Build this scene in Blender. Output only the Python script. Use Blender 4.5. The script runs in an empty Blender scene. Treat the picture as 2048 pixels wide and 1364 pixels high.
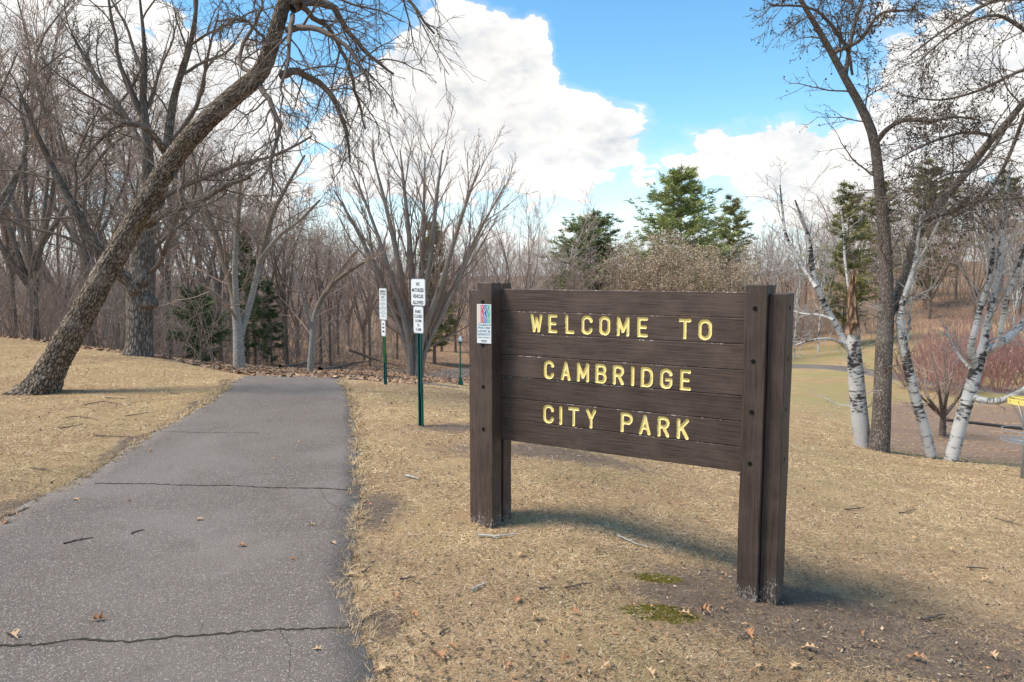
import bpy, math, random
import numpy as np
from mathutils import Vector, noise as mnoise

SC = bpy.context.scene
COL = SC.collection
rng = np.random.default_rng(11)
random.seed(5)

# ------------------------------------------------------------------ camera
F = 1420.0                      # focal length in photograph pixels (2048 wide)
PITCH = 0.0956
H = 2.16                        # eye height above the lawn at the sign (metres)
cd = bpy.data.cameras.new('camera'); cam = bpy.data.objects.new('camera', cd); COL.objects.link(cam)
cd.sensor_width = 36.0; cd.lens = F / 2048 * 36; cd.clip_start = 0.05; cd.clip_end = 5000
cam.location = (0, 0, H); cam.rotation_euler = (math.pi / 2 - PITCH, 0, 0)
SC.camera = cam

# ------------------------------------------------------------------ sky, clouds, sun, exposure
SUN = Vector((-0.95 * 0.56, -0.20 * 0.56, 0.82)).normalized()
EL = math.asin(SUN.z); AZ = math.atan2(SUN.x, SUN.y)
def ray(px, py):
    a = (px - 1024) / F; b = -(py - 682) / F
    return np.array([a, math.cos(PITCH) + b * math.sin(PITCH), -math.sin(PITCH) + b * math.cos(PITCH)])
def unit(px, py):
    d = ray(px, py); return d / np.linalg.norm(d)

w = bpy.data.worlds.new('World'); SC.world = w; w.use_nodes = True
nt = w.node_tree; nt.nodes.clear()
def N(t, kind, **kw):
    n = t.nodes.new(kind)
    for k, v in kw.items(): setattr(n, k, v)
    return n
def math_node(t, op, a, b=None, c=None, clamp=False):
    n = N(t, 'ShaderNodeMath', operation=op, use_clamp=clamp)
    for i, v in enumerate((a, b, c)):
        if v is None: continue
        if isinstance(v, (int, float)): n.inputs[i].default_value = v
        else: t.links.new(v, n.inputs[i])
    return n.outputs[0]
def vmath(t, op, a, b=None):
    n = N(t, 'ShaderNodeVectorMath', operation=op)
    for i, v in enumerate((a, b)):
        if v is None: continue
        if isinstance(v, (tuple, list)): n.inputs[i].default_value = v
        elif isinstance(v, (int, float)): n.inputs['Scale'].default_value = v
        else: t.links.new(v, n.inputs[i])
    return n
def mixc(t, fac, a, b):
    n = N(t, 'ShaderNodeMix', data_type='RGBA')
    for nm, v in ((0, fac), (6, a), (7, b)):
        if isinstance(v, (int, float)): n.inputs[nm].default_value = v
        elif isinstance(v, (tuple, list)): n.inputs[nm].default_value = (*v, 1) if len(v) == 3 else v
        else: t.links.new(v, n.inputs[nm])
    return n.outputs[2]
def maprange(t, v, a, b, c=0.0, d=1.0, smooth=True):
    n = N(t, 'ShaderNodeMapRange', interpolation_type='SMOOTHSTEP' if smooth else 'LINEAR')
    t.links.new(v, n.inputs[0])
    for i, x in enumerate((a, b, c, d)): n.inputs[i + 1].default_value = x
    return n.outputs[0]
def noise(t, vec, scale, detail=4, rough=.55, dist=0.0):
    n = N(t, 'ShaderNodeTexNoise'); n.inputs['Scale'].default_value = scale
    n.inputs['Detail'].default_value = detail; n.inputs['Roughness'].default_value = rough
    n.inputs['Distortion'].default_value = dist
    t.links.new(vec, n.inputs['Vector']); return n

w.cycles.sampling_method = 'MANUAL'; w.cycles.sample_map_resolution = 512
sky = N(nt, 'ShaderNodeTexSky', sky_type='NISHITA'); sky.sun_disc = False
sky.sun_elevation = EL; sky.sun_rotation = AZ; sky.air_density = 1.0; sky.dust_density = 0.4; sky.ozone_density = 1.6
tc = N(nt, 'ShaderNodeTexCoord')
DIR = tc.outputs['Generated']
# cumulus masses: (px, py, radius in radians, amount); the rest of the sky follows the same noise
BLOBS = [(915, 110, .12, .46), (960, 200, .13, .46), (700, -50, .12, -.55), (1000, -90, .10, -.6), (430, -20, .07, -.4), (250, 60, .05, -.25), (560, 60, .05, -.2), (1180, 90, .07, -.45), (830, 250, .12, .34), (1045, 110, .06, .3), (1210, 250, .075, .40),
         (1330, 300, .08, .32), (1480, 310, .09, .34), (1620, 310, .09, .34), (1100, 300, .11, .24), (1400, 400, .10, -.16), (1050, 410, .09, -.12), (1250, 370, .06, -.1),
         (1850, 300, .16, .4), (1980, 170, .09, .26), (300, 160, .18, .30), (80, 90, .12, .24), (560, 300, .16, .22), (150, 330, .2, .16),
         (1500, 40, .13, -.5), (1330, 120, .12, -.5), (1620, 170, .09, -.45), (1250, 30, .09, -.4), (1000, 480, .12, .1)]
def density(vec, full=True):
    s = vmath(nt, 'MULTIPLY', vec, (1, 1, 1.7)).outputs[0]
    n1 = noise(nt, s, 5.0, 6, .56, .15).outputs[0]
    n2 = noise(nt, s, 24.0, 5, .62, .7).outputs[0]
    d = math_node(nt, 'ADD', math_node(nt, 'MULTIPLY', n1, 1.02), math_node(nt, 'MULTIPLY', n2, .60))
    for sc_, am in ((13.0, .30), (31.0, .16)):
        vo = N(nt, 'ShaderNodeTexVoronoi', feature='F1'); vo.inputs['Scale'].default_value = sc_
        wv = vmath(nt, 'ADD', s, vmath(nt, 'SCALE', noise(nt, s, sc_ * .8, 2).outputs['Color'], .06).outputs[0]).outputs[0]
        nt.links.new(wv, vo.inputs['Vector'])
        d = math_node(nt, 'ADD', d, math_node(nt, 'MULTIPLY', math_node(nt, 'SUBTRACT', .42, vo.outputs['Distance']), am))
    acc = d
    base_d = d
    for px, py, r, amt in (BLOBS if full else []):
        c = unit(px, py)
        dist = vmath(nt, 'DISTANCE', vec, tuple(c)).outputs['Value']
        m = maprange(nt, dist, r * 1.25, r * .25, 0, amt)
        acc = math_node(nt, 'ADD', acc, m)
    return acc, base_d
d0, e0 = density(DIR)
_, e1 = density(vmath(nt, 'ADD', DIR, (-.020, 0, .028)).outputs[0], False)
mask = maprange(nt, d0, .905, .965)
thin = maprange(nt, d0, .68, 1.0, 0, .3)
mask = math_node(nt, 'MAXIMUM', mask, thin)
lit = math_node(nt, 'ADD', .82, math_node(nt, 'MULTIPLY', math_node(nt, 'SUBTRACT', e0, e1), 2.0), clamp=True)
thick = maprange(nt, d0, 1.0, 1.7, 1.0, .90)
ccol = mixc(nt, lit, (.62, .655, .71), (1.0, .985, .955))
ccol2 = vmath(nt, 'SCALE', ccol); nt.links.new(thick, ccol2.inputs['Scale'])
skys = vmath(nt, 'SCALE', sky.outputs[0]); skys.inputs['Scale'].default_value = 0.102
sat = N(nt, 'ShaderNodeHueSaturation'); sat.inputs['Saturation'].default_value = 1.25; sat.inputs['Hue'].default_value = .487; nt.links.new(skys.outputs[0], sat.inputs['Color'])
cl = vmath(nt, 'SCALE', ccol2.outputs[0]); cl.inputs['Scale'].default_value = 0.49
szn = N(nt, 'ShaderNodeSeparateXYZ'); nt.links.new(DIR, szn.inputs[0])
lowhaze = maprange(nt, szn.outputs[2], -.02, .16, .8, 0)
skyc = mixc(nt, lowhaze, sat.outputs[0], (.46, .53, .60))
fin = mixc(nt, mask, skyc, cl.outputs[0])
bg = N(nt, 'ShaderNodeBackground'); nt.links.new(fin, bg.inputs[0]); bg.inputs[1].default_value = 1.0
out = N(nt, 'ShaderNodeOutputWorld'); nt.links.new(bg.outputs[0], out.inputs[0])

sd = bpy.data.lights.new('sun', 'SUN'); sd.energy = 2.15; sd.angle = math.radians(20); sd.color = (1, .92, .80)
so = bpy.data.objects.new('sun', sd); COL.objects.link(so)
so.rotation_euler = (-SUN).to_track_quat('-Z', 'Y').to_euler(); so.location = SUN * 50

SC.view_settings.view_transform = 'Standard'; SC.view_settings.look = 'None'
SC.view_settings.gamma = 1; SC.view_settings.exposure = 1.2
SC.render.engine = 'CYCLES'

# ------------------------------------------------------------------ terrain
def slope(row): return math.tan(PITCH + math.atan((row - 682) / F))
def zr(row, Y): return H - slope(row) * Y
YS = [0, 5, 8, 10.5, 12.5, 14, 17, 20, 24, 30, 38, 46, 54, 70, 95, 140, 300, 1500]
TAB = {
 -600: [.2]*7 + [.2, .2, .1, -.6, -1.5, -2.5, -3.5, -4, -4, -4, -4],
 0:    [0]*7 + [.02, .02, -.5, -1.5, -2.3, -3, -4, -4.5, -4.5, -4, -4],
 300:  [0]*6 + [0, -.12, zr(713, 24), -1.3, -2.3, -3.1, -3.8, -4.5, -5, -5, -4, -4],
 500:  [0]*5 + [0, zr(750, 17), zr(747, 20), zr(743, 24), zr(738, 30), zr(731, 38), zr(725, 46), zr(716, 54), -5.2, -5.4, -5.2, -4, -4],
 700:  [0]*5 + [-.02, zr(755, 17), zr(752, 20), zr(750, 24), zr(746, 30), zr(741, 38), zr(735, 46), zr(726, 54), -5.6, -5.6, -5.4, -4, -4],
 830:  [0]*4 + [-.02, zr(771, 14), zr(766, 17), zr(762, 20), zr(758, 24), zr(754, 30), zr(749, 38), zr(744, 46), zr(735, 54), -5.8, -5.8, -5.5, -4, -4],
 920:  [0]*4 + [-.05, zr(780, 14), zr(778, 17), zr(776, 20), zr(775, 24), zr(774, 30), zr(773, 38), zr(771, 46), zr(764, 54), -6.3, -6.2, -5.5, -4, -4],
 1100: [0, 0, 0, -.06, -.25, -.45, -.9, -1.4, -2.1, -3.2, -4.5, -5.4, -6, -6.3, -5.8, -4, -3, -3],
 1300: [0, -.04, -.2, -.45, -.7, -.95, -1.45, -1.9, -2.6, -3.6, -4.7, -5.5, -6, -6, -5, -2, 0, 0],
 1600: [-.1, -.17, -.45, -.75, -1.0, -1.2, -1.6, -2, -2.55, -3.3, -4.2, -4.8, -5.0, -5.2, -3, 2, 4, 4],
 1850: [-.12, -.27, -.68, -1.05, -1.35, -1.6, -2.2, -2.7, -3.2, -3.8, -4.4, -4.7, -4.8, -3.6, 0, 4, 6, 6],
 2050: [-.15, -.35, -.8, -1.15, -1.4, -1.75, -2.4, -2.9, -3.4, -3.9, -4.4, -4.6, -4.4, -2.5, 1, 5, 7, 7],
 2600: [-.3, -.6, -1.2, -1.7, -2.0, -2.3, -2.8, -3.3, -3.7, -4.2, -4.4, -4.3, -4, -1.5, 2, 6, 8, 8]}
cols = sorted(TAB)
SG = np.arange(0, math.log(1 + 1500 / 5) + .02, .02); YG = 5 * (np.exp(SG) - 1)
PG = np.arange(-600, 2601, 25.0)
_c = np.array([np.interp(YG, YS, TAB[c]) for c in cols])               # (cols, Y)
LUT = np.array([[np.interp(p, cols, _c[:, j]) for j in range(len(YG))] for p in PG])
def smooth(a, k, ax):
    ker = np.hanning(2 * k + 3)[1:-1]; ker /= ker.sum()
    pad = [(0, 0), (0, 0)]; pad[ax] = (k, k)
    b = np.pad(a, pad, mode='edge')
    return np.apply_along_axis(lambda v: np.convolve(v, ker, 'valid'), ax, b)
LUT = smooth(smooth(LUT, 3, 1), 5, 0)
def g(x, y):
    x = np.asarray(x, float); y = np.asarray(y, float)
    p = 1024 + F * x / np.maximum(y, 5.0)
    s = np.log(1 + np.maximum(y, 0) / 5)
    i = np.clip((p + 600) / 25, 0, len(PG) - 1.001); j = np.clip(s / .02, 0, len(SG) - 1.001)
    i0 = i.astype(int); j0 = j.astype(int); fi = i - i0; fj = j - j0
    return (LUT[i0, j0] * (1 - fi) * (1 - fj) + LUT[i0 + 1, j0] * fi * (1 - fj) + LUT[i0, j0 + 1] * (1 - fi) * fj + LUT[i0 + 1, j0 + 1] * fi * fj)
def gz(x, y): return float(g(x, y))
def at(px, py, Y):                       # point on the pixel's ray at world depth Y
    d = ray(px, py); return np.array([d[0] / d[1] * Y, Y, H + d[2] / d[1] * Y])
def hit(px, py):                          # where the pixel's ray meets the ground
    d = ray(px, py); ys = np.concatenate([np.arange(2, 30, .02), np.arange(30, 200, .2)])
    z = H + d[2] / d[1] * ys; gg = g(d[0] / d[1] * ys, ys)
    k = np.argmax(z <= gg); Y = ys[k]
    return np.array([d[0] / d[1] * Y, Y, float(gg[k])])
def bear(px, Y): return (px - 1024) / F * Y

# ------------------------------------------------------------------ object helpers
def tag(o, label=None, cat=None, group=None, kind=None):
    if label: o['label'] = label
    if cat: o['category'] = cat
    if group: o['group'] = group
    if kind: o['kind'] = kind
    return o
def empty(name, loc, rz=0):
    o = bpy.data.objects.new(name, None); COL.objects.link(o); o.location = loc; o.rotation_euler = (0, 0, rz)
    o.empty_display_size = .2; return o
def npmesh(name, V, quads=None, tris=None, mat=None, smooth_=False, attrs=None, mat_idx=None):
    me = bpy.data.meshes.new(name)
    V = np.asarray(V, np.float32).reshape(-1, 3)
    loops = []; starts = []; tot = []
    n = 0
    for a, k in ((quads, 4), (tris, 3)):
        if a is None or len(a) == 0: continue
        a = np.asarray(a, np.int32).reshape(-1, k)
        loops.append(a.ravel()); starts.append(n + np.arange(len(a)) * k); tot.append(np.full(len(a), k)); n += a.size
    loops = np.concatenate(loops); starts = np.concatenate(starts); tot = np.concatenate(tot)
    me.vertices.add(len(V)); me.vertices.foreach_set('co', V.ravel())
    me.loops.add(len(loops)); me.loops.foreach_set('vertex_index', loops.astype(np.int32))
    me.polygons.add(len(starts)); me.polygons.foreach_set('loop_start', starts.astype(np.int32))
    me.polygons.foreach_set('loop_total', tot.astype(np.int32))
    me.polygons.foreach_set('use_smooth', np.full(len(starts), smooth_, bool))
    if mat is not None:
        for m in (mat if isinstance(mat, (list, tuple)) else [mat]): me.materials.append(m)
    if mat_idx is not None: me.polygons.foreach_set('material_index', np.asarray(mat_idx, np.int32))
    for nm, (ty, data) in (attrs or {}).items():
        a = me.attributes.new(nm, ty, 'POINT')
        a.data.foreach_set({'FLOAT': 'value', 'FLOAT_VECTOR': 'vector', 'FLOAT_COLOR': 'color'}[ty], np.asarray(data, np.float32).ravel())
    me.update(calc_edges=True); me.validate()
    return me
def obj(name, me, parent=None, loc=None):
    o = bpy.data.objects.new(name, me); COL.objects.link(o)
    if parent: o.parent = parent
    if loc is not None: o.location = loc
    return o
def copy_tree(o, parent=None):
    c = o.copy(); COL.objects.link(c); c.parent = parent
    for ch in list(o.children): copy_tree(ch, c)
    return c
class MB:                                  # collects simple shapes into one mesh
    def __init__(s): s.V = []; s.Q = []; s.T = []; s.n = 0
    def add(s, V, Q=None, T=None):
        V = np.asarray(V, float).reshape(-1, 3)
        if Q is not None and len(Q): s.Q.append(np.asarray(Q).reshape(-1, 4) + s.n)
        if T is not None and len(T): s.T.append(np.asarray(T).reshape(-1, 3) + s.n)
        s.V.append(V); s.n += len(V); return s
    def box(s, a, b, bev=0.0, M=None):
        (x0, y0, z0), (x1, y1, z1) = a, b
        if bev <= 0:
            V = [(x0,y0,z0),(x1,y0,z0),(x1,y1,z0),(x0,y1,z0),(x0,y0,z1),(x1,y0,z1),(x1,y1,z1),(x0,y1,z1)]
            Q = [(0,3,2,1),(4,5,6,7),(0,1,5,4),(1,2,6,5),(2,3,7,6),(3,0,4,7)]
            T = None
        else:                               # chamfered box: 24 verts
            e = bev; V = []; Q = []; T = []
            lo = (x0, y0, z0); hi = (x1, y1, z1); idx = {}
            for sx in (0, 1):
                for sy in (0, 1):
                    for sz in (0, 1):
                        for ax in range(3):
                            p = []
                            for k, sg in enumerate((sx, sy, sz)):
                                base = hi[k] if sg else lo[k]
                                p.append(base if k == ax else base + (-e if sg else e))
                            idx[(sx, sy, sz, ax)] = len(V); V.append(p)
            for ax in range(3):
                u, v = (ax + 1) % 3, (ax + 2) % 3
                for sg in (0, 1):
                    q = []
                    for a_, b_ in ((0,0),(1,0),(1,1),(0,1)):
                        k = [0,0,0]; k[ax] = sg; k[u] = a_; k[v] = b_
                        q.append(idx[(*k, ax)])
                    Q.append(q if sg else q[::-1])
            for ax in range(3):             # edges along ax
                u, v = (ax + 1) % 3, (ax + 2) % 3
                for a_ in (0, 1):
                    for b_ in (0, 1):
                        k0 = [0,0,0]; k0[u] = a_; k0[v] = b_; k0[ax] = 0
                        k1 = list(k0); k1[ax] = 1
                        q = [idx[(*k0, u)], idx[(*k1, u)], idx[(*k1, v)], idx[(*k0, v)]]
                        Q.append(q if (a_ ^ b_) else q[::-1])
            for sx in (0, 1):
                for sy in (0, 1):
                    for sz in (0, 1):
                        t = [idx[(sx, sy, sz, a_)] for a_ in range(3)]
                        T.append(t if (sx ^ sy ^ sz) else t[::-1])
        V = np.array(V, float)
        if M is not None: V = V @ np.array(M).T
        return s.add(V, Q, T)
    def tube(s, pts, rad, sides=8, caps=True):
        P = np.asarray(pts, float)[None]; R = np.broadcast_to(np.asarray(rad, float), P.shape[1])[None]
        V, Q, _ = tubes(P, R, sides)
        T = []
        if caps:
            n = P.shape[1]; V = np.vstack([V, P[0, :1], P[0, -1:]]); c0 = n * sides; 
            for k in range(sides):
                T.append((c0, (k + 1) % sides, k)); T.append((c0 + 1, (n - 1) * sides + k, (n - 1) * sides + (k + 1) % sides))
        return s.add(V, Q, T)
    def lathe(s, prof, c=(0, 0, 0), sides=16):
        V = []; Q = []
        for r, z in prof:
            for k in range(sides):
                a = 2 * math.pi * k / sides; V.append((c[0] + r * math.cos(a), c[1] + r * math.sin(a), c[2] + z))
        for i in range(len(prof) - 1):
            for k in range(sides):
                Q.append((i*sides+k, i*sides+(k+1)%sides, (i+1)*sides+(k+1)%sides, (i+1)*sides+k))
        return s.add(V, Q)
    def mesh(s, name, mat, smooth_=False, M=None, T=None):
        V = np.vstack(s.V)
        if M is not None: V = V @ np.array(M).T
        if T is not None: V = V + np.array(T)
        return npmesh(name, V, np.vstack(s.Q) if s.Q else None, np.vstack(s.T) if s.T else None, mat, smooth_)
def tubes(P, R, sides):
    """P (B,n,3), R (B,n) -> verts, quads, bark coordinates"""
    P = np.asarray(P, float); R = np.asarray(R, float); B, n, _ = P.shape
    Tn = np.gradient(P, axis=1); Tn /= np.linalg.norm(Tn, axis=2, keepdims=True) + 1e-9
    ch = P[:, -1] - P[:, 0]; ch /= np.linalg.norm(ch, axis=1, keepdims=True) + 1e-9
    ref = np.where(np.abs(ch[:, 2:3]) < .8, np.array([[0, 0, 1.]]), np.array([[1., 0, 0]]))
    Nn = ref[:, None] - (Tn * ref[:, None]).sum(2, keepdims=True) * Tn
    Nn /= np.linalg.norm(Nn, axis=2, keepdims=True) + 1e-9
    Bn = np.cross(Tn, Nn)
    a = np.arange(sides) * 2 * math.pi / sides
    ca, sa = np.cos(a), np.sin(a)
    V = P[:, :, None] + R[:, :, None, None] * (Nn[:, :, None] * ca[None, None, :, None] + Bn[:, :, None] * sa[None, None, :, None])
    L = np.concatenate([np.zeros((B, 1)), np.cumsum(np.linalg.norm(np.diff(P, axis=1), axis=2), 1)], 1)
    bk = np.empty((B, n, sides, 3)); r0 = R.mean(1)[:, None, None]
    bk[..., 0] = r0 * ca; bk[..., 1] = r0 * sa; bk[..., 2] = L[:, :, None]
    bk += (np.arange(B) * 1.37 % 50)[:, None, None, None] * np.array([0, 0, 1.])
    b = np.arange(B)[:, None, None] * n * sides; i = np.arange(n - 1)[None, :, None] * sides; k = np.arange(sides)[None, None]
    k2 = (k + 1) % sides
    Q = np.stack(np.broadcast_arrays(b + i + k, b + i + k2, b + i + sides + k2, b + i + sides + k), -1).reshape(-1, 4)
    return V.reshape(-1, 3), Q, bk.reshape(-1, 3)
def tube_mesh(name, sets, mat, smooth_=True, extra=None):
    """sets: list of (P,R,sides); extra: (V, tris, matindex 1)"""
    VV = []; QQ = []; BB = []; n = 0
    for P, R, s in sets:
        V, Q, b = tubes(P, R, s); VV.append(V); QQ.append(Q + n); BB.append(b); n += len(V)
    tris = None; idx = None
    nq = sum(len(q) for q in QQ)
    if extra is not None:
        VV.append(extra[0]); BB.append(np.zeros((len(extra[0]), 3))); tris = extra[1] + n
        idx = np.concatenate([np.zeros(nq), np.ones(len(tris))])
    return npmesh(name, np.vstack(VV), np.vstack(QQ), tris, mat, smooth_, {'bk': ('FLOAT_VECTOR', np.vstack(BB))}, idx)

# ------------------------------------------------------------------ materials
def mat(name):
    m = bpy.data.materials.new(name); m.use_nodes = True; t = m.node_tree
    b = t.nodes['Principled BSDF']; b.inputs['Specular IOR Level'].default_value = .25
    return m, t, b
def plain(name, c, rough=.7, metal=0.0, var=.12, scale=30):
    m, t, b = mat(name); o = N(t, 'ShaderNodeTexCoord').outputs['Object']
    n = noise(t, o, scale, 4)
    c = np.array(c)
    t.links.new(mixc(t, n.outputs[0], tuple(c * (1 - var)), tuple(np.minimum(c * (1 + var), 1))), b.inputs['Base Color'])
    b.inputs['Roughness'].default_value = rough; b.inputs['Metallic'].default_value = metal
    return m
def bump(t, b, h, strength=.4, dist=.02):
    n = N(t, 'ShaderNodeBump'); n.inputs['Strength'].default_value = strength; n.inputs['Distance'].default_value = dist
    t.links.new(h, n.inputs['Height']); t.links.new(n.outputs[0], b.inputs['Normal'])
def attr(t, name): return N(t, 'ShaderNodeAttribute', attribute_name=name)
def bark(name, c1, c2, c3=None, sc=14, stretch=.22, bs=.7, moss=None, foot=None):
    m, t, b = mat(name); v = attr(t, 'bk').outputs['Vector']
    s = vmath(t, 'MULTIPLY', v, (1, 1, stretch)).outputs[0]
    vo = N(t, 'ShaderNodeTexVoronoi', feature='DISTANCE_TO_EDGE'); vo.inputs['Scale'].default_value = sc * 1.6; 
    warp = vmath(t, 'ADD', s, vmath(t, 'SCALE', noise(t, s, sc * .8, 3).outputs['Color'], .05).outputs[0]).outputs[0]
    t.links.new(warp, vo.inputs['Vector'])
    n = noise(t, s, sc, 6, .65, .6)
    ridge = maprange(t, vo.outputs[0], 0, .28)
    h = math_node(t, 'ADD', math_node(t, 'MULTIPLY', ridge, .6), math_node(t, 'MULTIPLY', n.outputs[0], .8))
    f = maprange(t, h, .45, 1.1)
    col = mixc(t, f, c1, c2)
    big = noise(t, v, 1.3, 3)
    col = mixc(t, maprange(t, big.outputs[0], .5, .75, 0, .6), col, c3 or tuple(np.array(c2) * 1.2))
    if moss:
        mm = noise(t, v, 2.2, 4)
        col = mixc(t, maprange(t, mm.outputs[0], .52, .72, 0, .55), col, moss)
    if foot:                                   # paler smooth bark on the first metres of trunk
        sx = N(t, 'ShaderNodeSeparateXYZ'); t.links.new(v, sx.inputs[0])
        k = math_node(t, 'ADD', sx.outputs[2], math_node(t, 'MULTIPLY', math_node(t, 'SUBTRACT', big.outputs[0], .5), 2.5))
        col = mixc(t, maprange(t, k, 2.0, 3.4, 1, 0), col, mixc(t, f, *foot))
    oi = N(t, 'ShaderNodeObjectInfo').outputs['Random']
    hsv = N(t, 'ShaderNodeHueSaturation'); t.links.new(col, hsv.inputs['Color'])
    t.links.new(maprange(t, oi, 0, 1, .78, 1.2, False), hsv.inputs['Value'])
    t.links.new(hsv.outputs[0], b.inputs['Base Color']); b.inputs['Roughness'].default_value = .95
    b.inputs['Specular IOR Level'].default_value = .1
    bump(t, b, h, bs, .03)
    return m
M = {}
M['bark_lean'] = bark('bark_lean', (.075, .056, .043), (.36, .285, .22), (.46, .385, .315), 27, .22, .6, (.20, .155, .075))
M['bark_oak'] = bark('bark_oak', (.11, .088, .07), (.32, .265, .22), (.36, .31, .265), 15, .2, .8)
M['bark_grey'] = bark('bark_grey', (.15, .12, .09), (.32, .25, .19), (.30, .20, .12), 18, .3, .5, None, ((.26, .235, .205), (.41, .38, .345)))
M['bark_brown'] = bark('bark_brown', (.15, .11, .085), (.33, .25, .195), None, 18, .3, .5)
M['bark_ash'] = bark('bark_ash', (.15, .12, .098), (.35, .29, .24), None, 22, .3, .6)
M['twig_dark'] = plain('twig_dark', (.15, .115, .092), .9)
M['twig_brown'] = plain('twig_brown', (.32, .235, .185), .9)
M['twig_grey'] = plain('twig_grey', (.43, .335, .28), .9)
M['twig_red'] = plain('twig_red', (.36, .19, .165), .8)
M['twig_pale'] = plain('twig_pale', (.40, .36, .33), .8)
def birch():
    m, t, b = mat('bark_birch'); v = attr(t, 'bk').outputs['Vector']
    s = vmath(t, 'MULTIPLY', v, (1, 1, 3.2)).outputs[0]
    n = noise(t, s, 6.5, 6, .7, .8).outputs[0]
    big = noise(t, v, 1.6, 4, .6, .5).outputs[0]
    f = maprange(t, math_node(t, 'ADD', math_node(t, 'MULTIPLY', n, .7), math_node(t, 'MULTIPLY', big, .85)), .76, .86)
    col = mixc(t, f, (.62, .59, .55), (.06, .05, .045))
    t.links.new(mixc(t, noise(t, v, 9, 4).outputs[0], col, vmath(t, 'SCALE', col, .72).outputs[0]), b.inputs['Base Color'])
    b.inputs['Roughness'].default_value = .8; bump(t, b, n, .4, .02); return m
M['birch'] = birch()
M['torn'] = bark('torn_wood', (.11, .065, .04), (.38, .24, .15), None, 10, .15, 1.0)
def foliage(name, c1, c2, trans=.25):
    m, t, b = mat(name); o = N(t, 'ShaderNodeTexCoord').outputs['Object']
    n = noise(t, o, .9, 3).outputs[0]; n2 = noise(t, o, 9, 2).outputs[0]
    f = maprange(t, math_node(t, 'ADD', math_node(t, 'MULTIPLY', n, .6), math_node(t, 'MULTIPLY', n2, .5)), .35, .75)
    t.links.new(mixc(t, f, c1, c2), b.inputs['Base Color']); b.inputs['Roughness'].default_value = .7
    b.inputs['Subsurface Weight'].default_value = 0.0
    return m
M['pine'] = foliage('pine_needles', (.13, .18, .07), (.47, .48, .17))
M['pine_dark'] = foliage('pine_needles_dark', (.09, .125, .05), (.30, .32, .12))
M['pine_olive'] = foliage('pine_needles_olive', (.15, .15, .06), (.34, .31, .12))
M['cedar'] = foliage('cedar_needles', (.07, .095, .045), (.18, .21, .085))
M['tan_leaf'] = foliage('dry_leaves', (.33, .24, .155), (.60, .46, .32))
M['seed'] = plain('seed_bits', (.06, .042, .035), .9)

# ---- ground materials
def ground_mat():
    m, t, b = mat('lawn'); o = N(t, 'ShaderNodeTexCoord').outputs['Object']
    A = {k: attr(t, k).outputs['Fac'] for k in ('litter', 'mulch', 'green', 'soil', 'moss')}
    fine = noise(t, o, 60, 6, .7).outputs[0]; mid = noise(t, o, 7, 5, .65).outputs[0]; big = noise(t, o, .9, 4, .6).outputs[0]
    st = noise(t, vmath(t, 'MULTIPLY', o, (1, 3, 1)).outputs[0], 30, 5, .75, 1.2).outputs[0]
    straw = mixc(t, maprange(t, st, .3, .7), (.19, .115, .06), (.52, .36, .205))
    straw = mixc(t, maprange(t, mid, .42, .75, 0, .65), straw, (.29, .18, .10))
    straw = mixc(t, maprange(t, big, .42, .68, 0, .5), straw, (.50, .35, .19))
    far = noise(t, o, 2.6, 6, .7).outputs[0]
    straw = mixc(t, maprange(t, far, .52, .72, 0, .5), straw, (.26, .18, .095))
    straw = mixc(t, maprange(t, noise(t, o, .32, 4, .6).outputs[0], .45, .65, 0, .35), straw, (.33, .27, .13))
    # thatch: dark gaps and pale bits
    straw = mixc(t, maprange(t, fine, .58, .78, 0, .45), straw, (.13, .09, .05))
    green = mixc(t, fine, (.19, .17, .065), (.40, .345, .16))
    def zone(a, lo=.35, hi=.65, k=.5):
        s = math_node(t, 'ADD', a, math_node(t, 'MULTIPLY', math_node(t, 'SUBTRACT', mid, .5), k))
        s = math_node(t, 'ADD', s, math_node(t, 'MULTIPLY', math_node(t, 'SUBTRACT', fine, .5), k * .6))
        return maprange(t, s, lo, hi)
    gm = math_node(t, 'MULTIPLY', zone(A['green'], .3, 1.0, 1.2), maprange(t, noise(t, o, .25, 5, .6).outputs[0], .38, .62, .15, .8))
    col = mixc(t, gm, straw, green)
    vo = N(t, 'ShaderNodeTexVoronoi'); vo.inputs['Scale'].default_value = 11; t.links.new(o, vo.inputs['Vector'])
    sep = N(t, 'ShaderNodeSeparateColor'); t.links.new(vo.outputs['Color'], sep.inputs[0])
    lit = mixc(t, sep.outputs[0], (.13, .075, .045), (.36, .225, .14))
    lit = mixc(t, maprange(t, sep.outputs[1], .75, .8), lit, (.40, .29, .2))
    lit = mixc(t, maprange(t, fine, .55, .75, 0, .7), lit, (.06, .04, .03))
    mul = mixc(t, mid, (.19, .125, .09), (.33, .235, .175)); mul = mixc(t, maprange(t, fine, .5, .75, 0, .6), mul, (.13, .085, .06)); mul = mixc(t, maprange(t, big, .45, .6, 0, .8), mul, lit)
    soil = mixc(t, mid, (.085, .062, .047), (.23, .17, .13)); soil = mixc(t, maprange(t, fine, .52, .72, 0, .6), soil, (.36, .27, .2)); soil = mixc(t, maprange(t, far, .5, .7, 0, .5), soil, (.05, .038, .03))
    col = mixc(t, zone(A['litter']), col, lit)
    col = mixc(t, zone(A['mulch'], .3, .7, .7), col, mul)
    col = mixc(t, zone(A['soil'], .18, .7, 1.2), col, soil)
    col = mixc(t, zone(A['moss'], .45, .6, .8), col, (.10, .085, .015))
    t.links.new(col, b.inputs['Base Color']); b.inputs['Roughness'].default_value = 1; b.inputs['Specular IOR Level'].default_value = .05
    bump(t, b, math_node(t, 'ADD', fine, math_node(t, 'MULTIPLY', st, .8)), .6, .02); return m
M['ground'] = ground_mat()
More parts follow.
